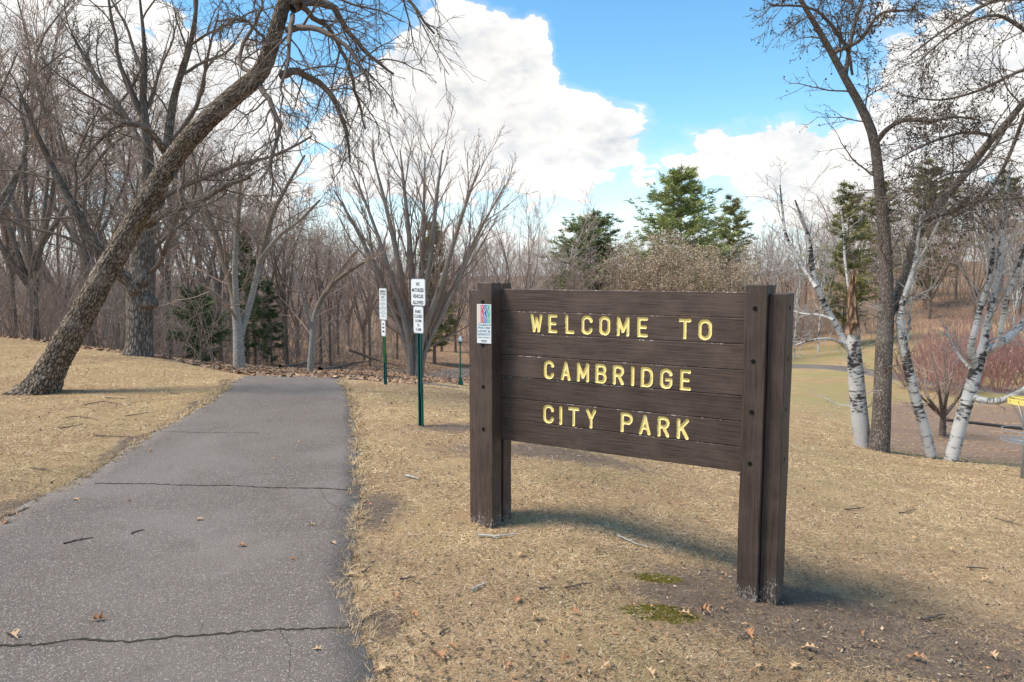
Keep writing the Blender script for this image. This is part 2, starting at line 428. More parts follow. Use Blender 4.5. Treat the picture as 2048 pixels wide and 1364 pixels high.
def blade_mat():
    m, t, b = mat('dry_grass'); c = attr(t, 'tint').outputs['Color']
    t.links.new(c, b.inputs['Base Color']); b.inputs['Roughness'].default_value = .7; b.inputs['Specular IOR Level'].default_value = .2
    return m
M['blade'] = blade_mat()
def asphalt():
    m, t, b = mat('asphalt'); o = N(t, 'ShaderNodeTexCoord').outputs['Object']
    vo = N(t, 'ShaderNodeTexVoronoi'); vo.inputs['Scale'].default_value = 125; t.links.new(o, vo.inputs['Vector'])
    sep = N(t, 'ShaderNodeSeparateColor'); t.links.new(vo.outputs['Color'], sep.inputs[0])
    base = mixc(t, sep.outputs[0], (.088, .073, .062), (.18, .152, .131))
    base = mixc(t, maprange(t, sep.outputs[1], .92, .94, 0, .8), base, (.40, .35, .30))
    base = mixc(t, maprange(t, sep.outputs[2], .93, .95, 0, .7), base, (.26, .13, .09))
    big = noise(t, o, .7, 5, .6).outputs[0]; fine = noise(t, o, 160, 3).outputs[0]
    base = mixc(t, maprange(t, big, .35, .7, 0, .45), base, (.215, .183, .158))
    st = noise(t, o, 2.3, 6, .7, .8).outputs[0]
    base = mixc(t, maprange(t, st, .55, .75, 0, .4), base, (.07, .06, .053))
    base = mixc(t, maprange(t, noise(t, o, .45, 3, .6, .5).outputs[0], .5, .62, 0, .3), base, (.24, .205, .18))
    e = attr(t, 'edge').outputs['Fac']
    ee = math_node(t, 'ADD', e, math_node(t, 'MULTIPLY', math_node(t, 'SUBTRACT', noise(t, o, 5, 5).outputs[0], .5), 1.3))
    base = mixc(t, maprange(t, ee, .6, 1.2, 0, .6), base, (.27, .24, .22))
    t.links.new(base, b.inputs['Base Color']); b.inputs['Roughness'].default_value = .9
    bump(t, b, math_node(t, 'ADD', math_node(t, 'SUBTRACT', 1.0, vo.outputs['Distance']), math_node(t, 'MULTIPLY', fine, .5)), .5, .006)
    return m
M['asphalt'] = asphalt()
M['crack'] = plain('crack_dirt', (.045, .038, .028), 1, 0, .4, 60)
def wood():
    m, t, b = mat('brown_painted_wood'); o = N(t, 'ShaderNodeTexCoord').outputs['Object']
    a = attr(t, 'gr').outputs['Vector']        # x along the grain, y across, z 1 near a worn edge
    s = vmath(t, 'MULTIPLY', a, (1.2, 26, 0)).outputs[0]
    oi = N(t, 'ShaderNodeObjectInfo').outputs['Random']
    off = N(t, 'ShaderNodeCombineXYZ'); t.links.new(math_node(t, 'MULTIPLY', oi, 37), off.inputs[2])
    s = vmath(t, 'ADD', s, off.outputs[0]).outputs[0]
    gr = noise(t, s, 3.0, 8, .65, .5).outputs[0]
    a2 = vmath(t, 'ADD', vmath(t, 'MULTIPLY', a, (1, 1, 0)).outputs[0], off.outputs[0]).outputs[0]
    pt = noise(t, a2, 4, 5, .6).outputs[0]
    col = mixc(t, maprange(t, gr, .3, .72), (.043, .027, .020), (.099, .065, .049))
    col = mixc(t, maprange(t, pt, .38, .7, 0, .55), col, (.118, .080, .062))
    spk = noise(t, vmath(t, 'MULTIPLY', a2, (1, 3, 1)).outputs[0], 45, 3, .7).outputs[0]
    sepx = N(t, 'ShaderNodeSeparateXYZ'); t.links.new(a, sepx.inputs[0])
    wear = math_node(t, 'ADD', spk, math_node(t, 'MULTIPLY', sepx.outputs[2], .26))
    wear = math_node(t, 'ADD', wear, math_node(t, 'MULTIPLY', math_node(t, 'SUBTRACT', pt, .5), .5))
    col = mixc(t, maprange(t, wear, .80, .86, 0, .85), col, (.42, .37, .32))
    # knots
    vo = N(t, 'ShaderNodeTexVoronoi'); vo.inputs['Scale'].default_value = 3.1; t.links.new(vmath(t, 'MULTIPLY', a2, (1, 1.6, 1)).outputs[0], vo.inputs['Vector'])
    kn = maprange(t, vo.outputs['Distance'], .035, .06, 1, 0)
    ring = math_node(t, 'MULTIPLY', kn, math_node(t, 'SINE', math_node(t, 'MULTIPLY', vo.outputs['Distance'], 260)))
    col = mixc(t, math_node(t, 'MULTIPLY', kn, .45), col, (.03, .02, .016))
    hv = N(t, 'ShaderNodeHueSaturation'); t.links.new(col, hv.inputs['Color']); t.links.new(maprange(t, oi, 0, 1, .86, 1.16, False), hv.inputs['Value']); col = hv.outputs[0]
    t.links.new(col, b.inputs['Base Color']); b.inputs['Roughness'].default_value = .62; b.inputs['Specular IOR Level'].default_value = .3
    saw = noise(t, vmath(t, 'MULTIPLY', a, (60, 9, 0)).outputs[0], 1.0, 2).outputs[0]
    h = math_node(t, 'ADD', gr, math_node(t, 'ADD', math_node(t, 'MULTIPLY', ring, .25), math_node(t, 'MULTIPLY', saw, .25)))
    bump(t, b, h, .55, .006); return m
M['wood'] = wood()
def yellow():
    m, t, b = mat('yellow_paint'); o = N(t, 'ShaderNodeTexCoord').outputs['Object']
    n = noise(t, o, 28, 5, .65).outputs[0]
    col = mixc(t, n, (.85, .63, .17), (.95, .79, .35)); col = mixc(t, maprange(t, n, .62, .68, 0, .8), col, (.82, .79, .70)); col = mixc(t, maprange(t, noise(t, o, 70, 4, .7).outputs[0], .60, .72, 0, .75), col, (.16, .10, .05))
    t.links.new(col, b.inputs['Base Color']); b.inputs['Roughness'].default_value = .55; return m
M['yellow'] = yellow()
M['hole'] = plain('bolt_hole', (.008, .007, .006), 1)
M['white'] = plain('white_sheet', (.74, .74, .73), .5, 0, .05)
M['rim'] = plain('grey_rim', (.33, .34, .35), .5)
M['ink'] = plain('black_ink', (.02, .02, .022), .6)
M['ink_soft'] = plain('grey_ink', (.22, .27, .28), .6)
M['green_metal'] = plain('green_enamel', (.012, .085, .075), .45, 0, .2)
M['green_old'] = plain('faded_green_enamel', (.06, .15, .055), .55, 0, .25)
M['lamp_green'] = plain('lamp_green', (.008, .12, .08), .4)
M['globe'] = plain('white_globe', (.85, .85, .83), .3, 0, .02)
M['steel'] = plain('galvanised_steel', (.36, .39, .41), .45, .5)
M['band'] = plain('yellow_band', (.80, .62, .17), .5)
M['leaf_o'] = plain('oak_leaf_orange', (.38, .19, .095), .8, 0, .35)
M['leaf_t'] = plain('oak_leaf_tan', (.50, .33, .185), .8, 0, .35)
M['stick'] = plain('dead_stick', (.12, .095, .08), .95, 0, .3)
M['stick_pale'] = plain('weathered_stick', (.42, .38, .33), .95, 0, .2)
M['black'] = plain('black_edging', (.03, .028, .027), .8)
for k, c in (('peach', (.83, .60, .42)), ('crimson', (.55, .03, .09)), ('blue', (.03, .12, .42)), ('teal', (.03, .40, .25)), ('text_teal', (.10, .22, .27))): M[k] = plain(k, c, .5, 0, .05)

# ------------------------------------------------------------------ zones on the ground
def crest(px): return np.interp(px, [-600, 0, 300, 500, 700, 830, 920, 1100], [30, 25.2, 18.7, 15.4, 15.0, 14.2, 40, 60])
def ell(x, y, cx, cy, rx, ry, rot=0.0):
    c, s = math.cos(rot), math.sin(rot); dx, dy = x - cx, y - cy
    return np.clip(1.25 - np.sqrt(((dx * c + dy * s) / rx) ** 2 + ((-dx * s + dy * c) / ry) ** 2) * .75, 0, 1)
LEFT_PX = [(-560, 1364), (-330, 1200), (0, 1046), (60, 1010), (150, 965), (215, 925), (270, 890), (340, 850), (410, 808), (450, 778), (478, 755)]
RIGHT_PX = [(752, 1364), (722, 1275), (702, 1200), (700, 1120), (716, 1020), (716, 950), (714, 880), (708, 820), (700, 785), (672, 755)]
LE = np.array([hit(*p)[:2] for p in LEFT_PX]); RE = np.array([hit(*p)[:2] for p in RIGHT_PX])
def edge_x(E, y):
    o = np.argsort(E[:, 1]); return np.interp(y, E[o, 1], E[o, 0])
def zones(x, y):
    px = 1024 + F * x / np.maximum(y, 3.0)
    beyond = np.clip((y - crest(px)) / 2.0 + .1, 0, 1) * (px < 1000)
    right_hill = np.clip((y - 69) / 4, 0, 1) * (px >= 1000)
    litter = np.maximum(beyond, right_hill)
    mulch = np.clip((px - 1735) / 60, 0, 1) * np.clip((y - 15.5) / 1.5, 0, 1) * np.clip((36 - y) / 6, 0, 1)
    green = np.clip((px - 1480) / 120, 0, 1) * np.clip((y - 20) / 10, 0, 1) * np.clip((70 - y) / 3, 0, 1) * (1 - mulch)
    soil = np.maximum.reduce([ell(x, y, 2.1, 4.75, 1.15, .42, -.35), ell(x, y, 1.35, 4.75, .6, .3), ell(x, y, 2.9, 4.3, 1.1, .4, -.3) * .85, ell(x, y, 2.3, 4.35, 1.5, .5, -.2), ell(x, y, 3.6, 4.6, 1.6, .5, -.1) * .6, ell(x, y, .45, 8.6, 1.3, .45) * .8,
                              ell(x, y, -.75, 9.8, .7, .3) * .8, ell(x, y, -1.3, 6.3, .28, .5), ell(x, y, -.8, 4.2, .16, .22)])
    near = (y < 16.5)
    dl = edge_x(LE, y) - x; soil = np.maximum(soil, np.where(near & (dl > -.1), np.clip(.85 - dl / .38 + .25 * np.sin(y * 2.3) + .15 * np.sin(y * 7.1), 0, 1), 0))
    dr = x - edge_x(RE, y); soil = np.maximum(soil, np.where(near & (dr > -.1), np.clip(.42 - dr / .14 + .3 * np.sin(y * 3.7 + 1), 0, .8), 0))
    moss = np.maximum(ell(x, y, .98, 4.42, .28, .14), ell(x, y, 1.05, 5.0, .2, .1))
    return litter, mulch, green, soil, moss
def warp(n, lo, hi, k):                      # grid lines crowded near 0
    s = np.linspace(-1, 1, n); v = np.sinh(s * k) / math.sinh(k)
    return np.where(v < 0, -lo * -v * -1 * -1, hi * v) if False else np.where(v < 0, v * lo, v * hi)
gx = warp(361, 700, 700, 6.6); gy0 = warp(601, 60, 1400, 5.4); gy = gy0 + 6
X, Y_ = np.meshgrid(gx, gy); Z = g(X, Y_)
nx, ny = len(gx), len(gy)
i = np.arange(ny - 1)[:, None] * nx; j = np.arange(nx - 1)[None]
Q = np.stack([i + j, i + j + 1, i + nx + j + 1, i + nx + j], -1).reshape(-1, 4)
zn = zones(X.ravel(), Y_.ravel())
ground = obj('ground', npmesh('ground', np.stack([X, Y_, Z], -1), Q, None, M['ground'], True,
             {k: ('FLOAT', v) for k, v in zip(('litter', 'mulch', 'green', 'soil', 'moss'), zn)}))
tag(ground, 'dry tan lawn falling away to a leaf covered wooded valley', 'ground', kind='structure')

# ------------------------------------------------------------------ asphalt paths
def ribbon(name, L, R, label, across=14, lift=.012):
    L = np.array(L); R = np.array(R); n = len(L)
    t = np.linspace(0, 1, across); V = L[:, None] * (1 - t)[None, :, None] + R[:, None] * t[None, :, None]
    x, y = V[..., 0], V[..., 1]; z = g(x, y) + lift
    ed = np.broadcast_to((1 - np.minimum(t, 1 - t) / .07).clip(0, 1), x.shape)
    # thickness: skirt down at both sides
    P = np.stack([x, y, z], -1)
    sk0 = P[:, :1].copy(); sk0[..., 2] -= .08; sk1 = P[:, -1:].copy(); sk1[..., 2] -= .08
    P = np.concatenate([sk0, P, sk1], 1); ed = np.concatenate([ed[:, :1], ed, ed[:, -1:]], 1); m = across + 2
    i = np.arange(n - 1)[:, None] * m; j = np.arange(m - 1)[None]
    Q = np.stack([i + j, i + j + 1, i + m + j + 1, i + m + j], -1).reshape(-1, 4)
    o = obj(name, npmesh(name, P, Q, None, M['asphalt'], True, {'edge': ('FLOAT', ed)}))
    tag(o, label, 'path', kind='structure'); return o
def resample(P, step):
    P = np.asarray(P, float); d = np.r_[0, np.cumsum(np.linalg.norm(np.diff(P, axis=0), axis=1))]
    n = max(2, int(d[-1] / step)); s = np.linspace(0, d[-1], n)
    return np.stack([np.interp(s, d, P[:, k]) for k in range(P.shape[1])], 1)
def catmull(P, n):
    P = np.asarray(P, float); P = np.vstack([2 * P[0] - P[1], P, 2 * P[-1] - P[-2]])
    t = np.linspace(0, len(P) - 3 - 1e-6, n); k = t.astype(int); f = (t - k)[:, None]
    a, b, c, d = P[k], P[k + 1], P[k + 2], P[k + 3]
    return .5 * (2 * b + (c - a) * f + (2 * a - 5 * b + 4 * c - d) * f ** 2 + (3 * b - a - 3 * c + d) * f ** 3)
ys = np.linspace(min(LE[0, 1], RE[0, 1]) - .0, 15.6, 320)
lx = edge_x(LE, ys) ; rx = edge_x(RE, ys)
def jit(y, s): return np.array([.07 * mnoise.noise((v * 1.1, s * 7.3, 0)) + .05 * mnoise.noise((v * 3.3, s * 3.1, 2)) + .025 * mnoise.noise((v * 9.0, s, 5)) for v in y])
Lp = [(x, y) for x, y in zip(lx + jit(ys, 1), ys)]; Rp = [(x, y) for x, y in zip(rx + jit(ys, 4), ys)]
# behind the camera: straight on; past the crest: bends right, down to the valley path
back = [(Lp[0][0] - .1 * k, Lp[0][1] - k) for k in range(12, 0, -1)]; backr = [(Rp[0][0] + .02 * k, Rp[0][1] - k) for k in range(12, 0, -1)]
cen = catmull([((Lp[-1][0] + Rp[-1][0]) / 2, ys[-1]), (-4.2, 17.6), (-1.5, 20), (2.4, 22.5), (5.0, 28), (6.5, 37), (6.2, 47), (6, 57)], 60)
tg = np.gradient(cen, axis=0); tg /= np.linalg.norm(tg, axis=1, keepdims=True); nr = np.stack([tg[:, 1], -tg[:, 0]], 1)
w0 = np.linspace(1.05, 1.25, len(cen))[:, None]
Lp += [tuple(v) for v in (cen - nr * w0)[1:]]; Rp += [tuple(v) for v in (cen + nr * w0)[1:]]
path = ribbon('path', back + Lp, backr + Rp, 'grey asphalt footpath with cracks running past the park sign')
vc = catmull([(-13, 33), (-7.2, 44), (-5, 53.5), (-3.2, 60), (4, 62), (14, 58), (23.8, 53), (26.0, 43), (28.5, 38), (36, 33), (48, 30)], 120)
tg = np.gradient(vc, axis=0); tg /= np.linalg.norm(tg, axis=1, keepdims=True); nr = np.stack([tg[:, 1], -tg[:, 0]], 1)
ribbon('valley_path', vc - nr * 1.3, vc + nr * 1.3, 'grey asphalt path winding across the low ground beyond the lamp', 8, .02)
# cracks: thin sunken seams, parts of the path
def crack(pts, wd):
    c = np.array([hit(*p)[:2] for p in pts]); c = resample(c, .03); n = len(c)
    c[:, 1] += .012 * np.cumsum(rng.normal(0, .35, n)) * .5 + rng.normal(0, .006, n)
    ww = wd * rng.uniform(.3, 1.3, n)
    V = []
    for k in range(n): V += [(c[k, 0], c[k, 1] - ww[k], gz(*c[k]) + .0155), (c[k, 0], c[k, 1] + ww[k], gz(*c[k]) + .0155)]
    Q = [(2 * k, 2 * k + 2, 2 * k + 3, 2 * k + 1) for k in range(n - 1)]
    obj('crack', npmesh('crack', V, Q, None, M['crack']), path)
crack([(190, 970), (300, 971), (400, 974), (470, 973), (540, 978), (640, 980), (716, 984)], .012)
crack([(-260, 1306), (0, 1297), (80, 1294), (170, 1284), (260, 1292), (350, 1281), (400, 1276), (470, 1274), (560, 1266), (690, 1264), (722, 1268)], .010)
crack([(398, 1274), (404, 1256), (418, 1238)], .006)
crack([(330, 866), (420, 867), (520, 868)], .006)
crack([(560, 1266), (580, 1300), (575, 1364)], .004)
crack([(300, 971), (330, 950), (345, 930)], .004)
crack([(640, 980), (655, 1010), (690, 1030)], .004)

# ------------------------------------------------------------------ the park sign
TH = 0.5254; S0 = np.array([-0.0895, 5.968]); UD = np.array([math.cos(TH), -math.sin(TH)]); ND = np.array([-math.sin(TH), -math.cos(TH)])
ZT = H - .134; ZP = H - .079; LS = 2.02; PW = .1436; PD = .151; BH = .184; PT = .04
sign = empty('park_sign', (S0[0] + UD[0] * LS / 2, S0[1] + UD[1] * LS / 2, 0))
tag(sign, 'brown painted timber park welcome sign with routed yellow lettering', 'sign')
ORG = np.array(sign.location)
def W3(u, n, z):                                     # sign coordinates -> local to the sign's root
    p = np.stack(np.broadcast_arrays(S0[0] + u * UD[0] + n * ND[0], S0[1] + u * UD[1] + n * ND[1], z), -1).astype(float)
    return p - ORG
def wood_part(name, mb, parent, grain, edge=None, mats=None):
    """mb verts are in (u,n,z); grain axis 0 (along u) or 2 (upright)"""
    V = np.vstack(mb.V); u, n, z = V.T
    gx_ = (u if grain == 0 else z); gy_ = (z if grain == 0 else u) + n
    e = np.zeros(len(V)) if edge is None else edge(u, n, z)
    return obj(name, npmesh(name, W3(u, n, z), np.vstack(mb.Q) if mb.Q else None, np.vstack(mb.T) if mb.T else None, mats or M['wood'], False,
               {'gr': ('FLOAT_VECTOR', np.stack([gx_, gy_, e], 1))}), parent)
def timber(u0, u1, n0, n1, z0, z1, name='post'):
    """squared timber with slightly wavy faces and chipped foot"""
    mb = MB(); lv = np.concatenate([np.linspace(z0, z0 + .25, 9), np.linspace(z0 + .3, z1 - .006, 16)])
    r = []
    b = .005; ph = rng.uniform(0, 9)
    for z in lv:
        k = max(0, 1 - (z - z0) / .2); wv = .0015 * math.sin(z * 9 + ph)
        c = [.012 * k * rng.random() for _ in range(8)]
        pts = [(u0 + b + c[0], n0 + wv), (u1 - b - c[1], n0 + wv), (u1 + wv, n0 + b + c[2]), (u1 + wv, n1 - b - c[3]),
               (u1 - b - c[4], n1 + wv), (u0 + b + c[5], n1 + wv), (u0 + wv, n1 - b - c[6]), (u0 + wv, n0 + b + c[7])]
        r.append([(p[0], p[1], z) for p in pts])
    m = len(r); V = [p for q in r for p in q]
    top = [((p[0] - (u0 + u1) / 2) * .93 + (u0 + u1) / 2, (p[1] - (n0 + n1) / 2) * .93 + (n0 + n1) / 2, z1) for p in r[-1]]; V += top
    V += [((u0 + u1) / 2, (n0 + n1) / 2, z1)]
    Q = []
    for a in range(m):
        for k in range(8): Q.append((a * 8 + k, (a + 1) * 8 + k, (a + 1) * 8 + (k + 1) % 8, a * 8 + (k + 1) % 8))
    T = [(m * 8 + (k + 1) % 8, m * 8 + k, (m + 1) * 8) for k in range(8)]
    mb.add(V, Q, T)
    return wood_part(name, mb, sign, 2, lambda u, n, z: np.clip((z - z1 + .03) / .03, 0, 1) * .8 + np.clip((z0 + .42 - z) / .25, 0, 1) * .95)
def ground_under(u, n):
    p = S0 + u * UD + n * ND; return gz(*p) - .12
posts = []
for sgn, ua in ((-1, -PW), (1, LS)):
    ub = ua + PW
    f = timber(ua, ub, 0.002, PD, ground_under((ua + ub) / 2, PD), ZP, 'post'); posts.append(f)
    timber(ua + .002, ub - .004, -PT - .135, -PT - .002, ground_under((ua + ub) / 2, -.1), ZP - .006, 'post')
    if sgn < 0: outer = timber(-.262, -PW - .003, -.2, .10, ground_under(-.2, 0), ZP - .06, 'post')
    else: outer = timber(LS + PW + .003, LS + .262, -.2, .10, ground_under(LS + .2, 0), ZP - .06, 'post')
# bolt holes on the front posts and on the right outer side
def hole(parent, u, n, z, axis):
    mb = MB(); k = 14; r = .016
    a = np.arange(k) * 2 * math.pi / k
    if axis == 'n': rim = [(u + r * math.cos(q), n + .0035, z + r * math.sin(q)) for q in a]; c = (u, n + .0033, z)
    else: rim = [(u + .0035, n + r * math.cos(q), z + r * math.sin(q)) for q in a]; c = (u + .0033, n, z)
    V = np.array(rim + [c]); T = [(i_, (i_ + 1) % k, k) for i_ in range(k)]
    obj('bolt_hole', npmesh('bolt_hole', W3(*V.T), None, T, M['hole']), parent)
for k, f in enumerate(posts):
    u = -PW / 2 if k == 0 else LS + PW / 2
    for zz in (.16, .52, .87, 1.23): hole(f, u - (.015 if k == 0 else .005), PD, ZP - zz, 'n')
for zz in (.1, .45, .8, 1.15): hole(outer, LS + .262, -.02, ZP - .06 - zz, 'u')

# routed letters: single-stroke capitals in a unit box
def arc(cx, cy, rx, ry, a0, a1, n=10):
    return [(cx + rx * math.cos(math.radians(a0 + (a1 - a0) * k / n)), cy + ry * math.sin(math.radians(a0 + (a1 - a0) * k / n))) for k in range(n + 1)]
GL = {
 'W': [[(0, 1), (.25, 0), (.5, .8), (.75, 0), (1, 1)]], 'E': [[(1, 1), (0, 1), (0, 0), (1, 0)], [(0, .5), (.85, .5)]],
 'L': [[(0, 1), (0, 0), (1, 0)]],
 'C': [[(1, .76)] + arc(.5, .72, .5, .28, 10, 180) + arc(.5, .28, .5, .28, 180, 350) + [(1, .24)]],
 'O': [arc(.5, .72, .5, .28, 0, 180) + arc(.5, .28, .5, .28, 180, 360) + [(1, .72)]],
 'M': [[(0, 0), (0, 1), (.5, .2), (1, 1), (1, 0)]], 'T': [[(0, 1), (1, 1)], [(.5, 1), (.5, 0)]],
 'A': [[(0, 0), (.5, 1), (1, 0)], [(.2, .3), (.8, .3)]],
 'B': [[(0, 0), (0, 1), (.6, 1)] + arc(.6, .77, .36, .23, 90, -90) + [(0, .54)], [(.6, .54)] + arc(.62, .27, .38, .27, 90, -90) + [(0, 0)]],
 'R': [[(0, 0), (0, 1), (.55, 1)] + arc(.58, .75, .42, .25, 90, -90) + [(0, .5)], [(.5, .5), (1, 0)]],
 'I': [[(.5, 0), (.5, 1)]], 'D': [[(0, 0), (0, 1), (.45, 1)] + arc(.5, .65, .5, .35, 90, 0) + arc(.5, .35, .5, .35, 0, -90) + [(0, 0)]],
 'G': [[(1, .78)] + arc(.5, .72, .5, .28, 10, 180) + arc(.5, .28, .5, .28, 180, 350) + [(1, .45), (.55, .45)]],
 'Y': [[(0, 1), (.5, .5), (1, 1)], [(.5, .5), (.5, 0)]], 'P': [[(0, 0), (0, 1), (.55, 1)] + arc(.58, .74, .42, .26, 90, -90) + [(0, .48)]],
 'K': [[(0, 0), (0, 1)], [(1, 1), (.05, .42)], [(.32, .62), (1, 0)]]}
LINES = {1: ([('W',1060,1084),('E',1095,1114),('L',1129,1148),('C',1161,1184),('O',1196,1219),('M',1231,1257),('E',1272,1294),('T',1354,1380),('O',1393,1421)], .013, .153),
         3: ([('C',1087,1108),('A',1121,1141),('M',1153,1178),('B',1190,1213),('R',1225,1248),('I',1261,1269),('D',1281,1306),('G',1319,1345),('E',1359,1382)], .022, .156),
         5: ([('C',1086,1108),('I',1118,1125),('T',1136,1159),('Y',1172,1193),('P',1242,1267),('A',1279,1303),('R',1316,1341),('K',1355,1380)], .020, .158)}
def u_of(px):                                        # the pixel column's place along the panel's face
    a = (px - 1024) / F * 1.0
    # solve (S0x+u*Ux) = a' * depth ; depth along view ~ y*cos - z*sin, use mid panel height
    zz = (ZT - .64) - H
    lo, hi = -.5, 3.0
    for _ in range(50):
        m = (lo + hi) / 2; x = S0[0] + m * UD[0]; y = S0[1] + m * UD[1]
        p = 1024 + F * x / (y * math.cos(PITCH) - zz * math.sin(PITCH))
        if p < px: lo = m
        else: hi = m
    return lo
RS = .0140                                           # stroke half width
def seg_dist(P, A, B):
    AB = B - A; t = np.clip(((P - A) @ AB) / (AB @ AB + 1e-12), 0, 1); return np.linalg.norm(P - A - t[:, None] * AB, axis=1)
UL, UR = -.11, LS + .11
edge_f = lambda z0, z1: (lambda u, n, z: np.clip(1 - np.minimum(z1 - z, (z - z0) * 2.0) / .012, 0, 1))
for k in range(7):
    z1 = ZT - k * BH; z0 = z1 - BH + .0035; n0 = rng.uniform(-.0025, .0)
    if k not in LINES:
        mb = MB(); mb.box((UL, -PT, z0), (UR, n0, z1), .004)
        # extra rows near the edges so that the wear mask stays narrow
        us = np.linspace(UL + .004, UR - .004, 60); zs = [z0 + .004, z0 + .012, (z0 + z1) / 2, z1 - .012, z1 - .004]
        V = [(u, n0 + .0004, z) for z in zs for u in us]; m = len(us)
        Q = [(a * m + b, a * m + b + 1, (a + 1) * m + b + 1, (a + 1) * m + b) for a in range(4) for b in range(m - 1)]
        mb.add(V, [q[::-1] for q in Q])
        wood_part('plank', mb, sign, 0, edge_f(z0, z1)); continue
    word, off, lh = LINES[k]
    segs = []; lets = []
    for ch, pa, pb in word:
        ua, ub = u_of(pa) + RS, u_of(pb) - RS
        zt, zb = z1 - off - RS, z1 - off - lh + RS
        ss = []
        for st in GL[ch]:
            for a, b in zip(st[:-1], st[1:]):
                ss.append((np.array([ua + a[0] * (ub - ua), zb + a[1] * (zt - zb)]), np.array([ua + b[0] * (ub - ua), zb + b[1] * (zt - zb)])))
        lets.append(ss)
    ga, gb = u_of(word[0][1]) - .02, u_of(word[-1][2]) + .02
    du = .003; us = np.arange(ga, gb, du); zs = np.linspace(z0 + .0041, z1 - .0041, 61)
    UU, ZZ = np.meshgrid(us, zs); PP = np.stack([UU.ravel(), ZZ.ravel()], 1)
    dist = np.full((len(lets), len(PP)), 9.0)
    for li, ss in enumerate(lets):
        u_lo = min(min(a[0], b[0]) for a, b in ss) - .03; u_hi = max(max(a[0], b[0]) for a, b in ss) + .03
        sel = np.where((PP[:, 0] > u_lo) & (PP[:, 0] < u_hi))[0]
        for a, b in ss: dist[li, sel] = np.minimum(dist[li, sel], seg_dist(PP[sel], a, b))
    wob = np.array([mnoise.noise((p[0] * 60, p[1] * 60, k)) for p in PP]) * .0016
    dmin = dist.min(0) + wob; who = dist.argmin(0)
    depth = np.where(dmin < RS, np.sqrt(np.clip(1 - (dmin / RS) ** 2, 0, 1)) * .010 , 0)
    nn = n0 + .0004 - depth
    m = len(us); r_, c_ = np.meshgrid(np.arange(len(zs) - 1), np.arange(m - 1), indexing='ij')
    q = np.stack([r_ * m + c_, (r_ + 1) * m + c_, (r_ + 1) * m + c_ + 1, r_ * m + c_ + 1], -1).reshape(-1, 4)
    inl = (dmin[q] < RS).sum(1) >= 3
    mb = MB(); mb.box((UL, -PT, z0), (UR, n0 - .016, z1), .004)
    V = np.stack([PP[:, 0], nn, PP[:, 1]], 1); mb.add(V, q[~inl])
    # the face left and right of the lettered field, and its rim
    for a, b in ((UL + .003, ga), (us[-1], UR - .003)):
        uu = np.linspace(a, b, 14); zz2 = [z0 + .0041, z0 + .012, (z0 + z1) / 2, z1 - .012, z1 - .0041]
        V2 = [(u, n0 + .0004, z) for z in zz2 for u in uu]
        mb.add(V2, [(a_ * 14 + b_, (a_ + 1) * 14 + b_, (a_ + 1) * 14 + b_ + 1, a_ * 14 + b_ + 1) for a_ in range(4) for b_ in range(13)])
    for zz_, s_ in ((z1 - .0041, 1), (z0 + .0041, -1)):
        uu = np.linspace(UL, UR, 50)
        V2 = [(u, n0 + .0004, zz_) for u in uu] + [(u, n0 - .004, zz_ + s_ * .0038) for u in uu] + [(u, n0 - .018, zz_ + s_ * .0038) for u in uu]
        mb.add(V2, [(a_ * 50 + b_, a_ * 50 + b_ + 1, (a_ + 1) * 50 + b_ + 1, (a_ + 1) * 50 + b_)[::s_] for a_ in range(2) for b_ in range(49)])
    pl = wood_part('plank', mb, sign, 0, edge_f(z0, z1))
    for li in range(len(lets)):
        qq = q[inl & (who[q[:, 0]] == li)]
        ids, inv_ = np.unique(qq, return_inverse=True)
        V3 = np.stack([PP[ids, 0], nn[ids], PP[ids, 1]], 1)
        obj('letter', npmesh('letter', W3(*V3.T), inv_.reshape(-1, 4), None, M['yellow'], True), pl)

# text helper (built-in font), flat thin lettering as a mesh
def text_mesh(s, size, mat_, width=None, height=None):
    c = bpy.data.curves.new('t', 'FONT'); c.body = s; c.size = size; c.align_x = 'CENTER'; c.align_y = 'CENTER'; c.resolution_u = 2; c.offset = .0022
    o = bpy.data.objects.new('t', c); COL.objects.link(o)
    dg = bpy.context.evaluated_depsgraph_get(); me = bpy.data.meshes.new_from_object(o.evaluated_get(dg)); bpy.data.objects.remove(o)
    V = np.array([v.co[:] for v in me.vertices])
    if len(V):
        if width: 
            c0 = (V[:, 0].min() + V[:, 0].max()) / 2; V[:, 0] = (V[:, 0] - c0) * width / np.ptp(V[:, 0])
        if height:
            c0 = (V[:, 1].min() + V[:, 1].max()) / 2; V[:, 1] = (V[:, 1] - c0) * height / np.ptp(V[:, 1])
        me.vertices.foreach_set('co', V.astype(np.float32).ravel())
    me.materials.clear(); me.materials.append(mat_); me.update(); return me
def place_text(s, parent, origin, ux, uz, mat_, width, height, name='lettering'):
    """flat text centred on origin; ux = reading direction, uz = up (3-vectors, parent's local space)"""
    me = text_mesh(s, .1, mat_, width, height)
    V = np.array([v.co[:] for v in me.vertices]); ux = np.array(ux); uz = np.array(uz)
    P = np.array(origin)[None] + V[:, :1] * ux + V[:, 1:2] * uz
    me.vertices.foreach_set('co', P.astype(np.float32).ravel()); me.update(); me.name = name
    return obj(name, me, parent)
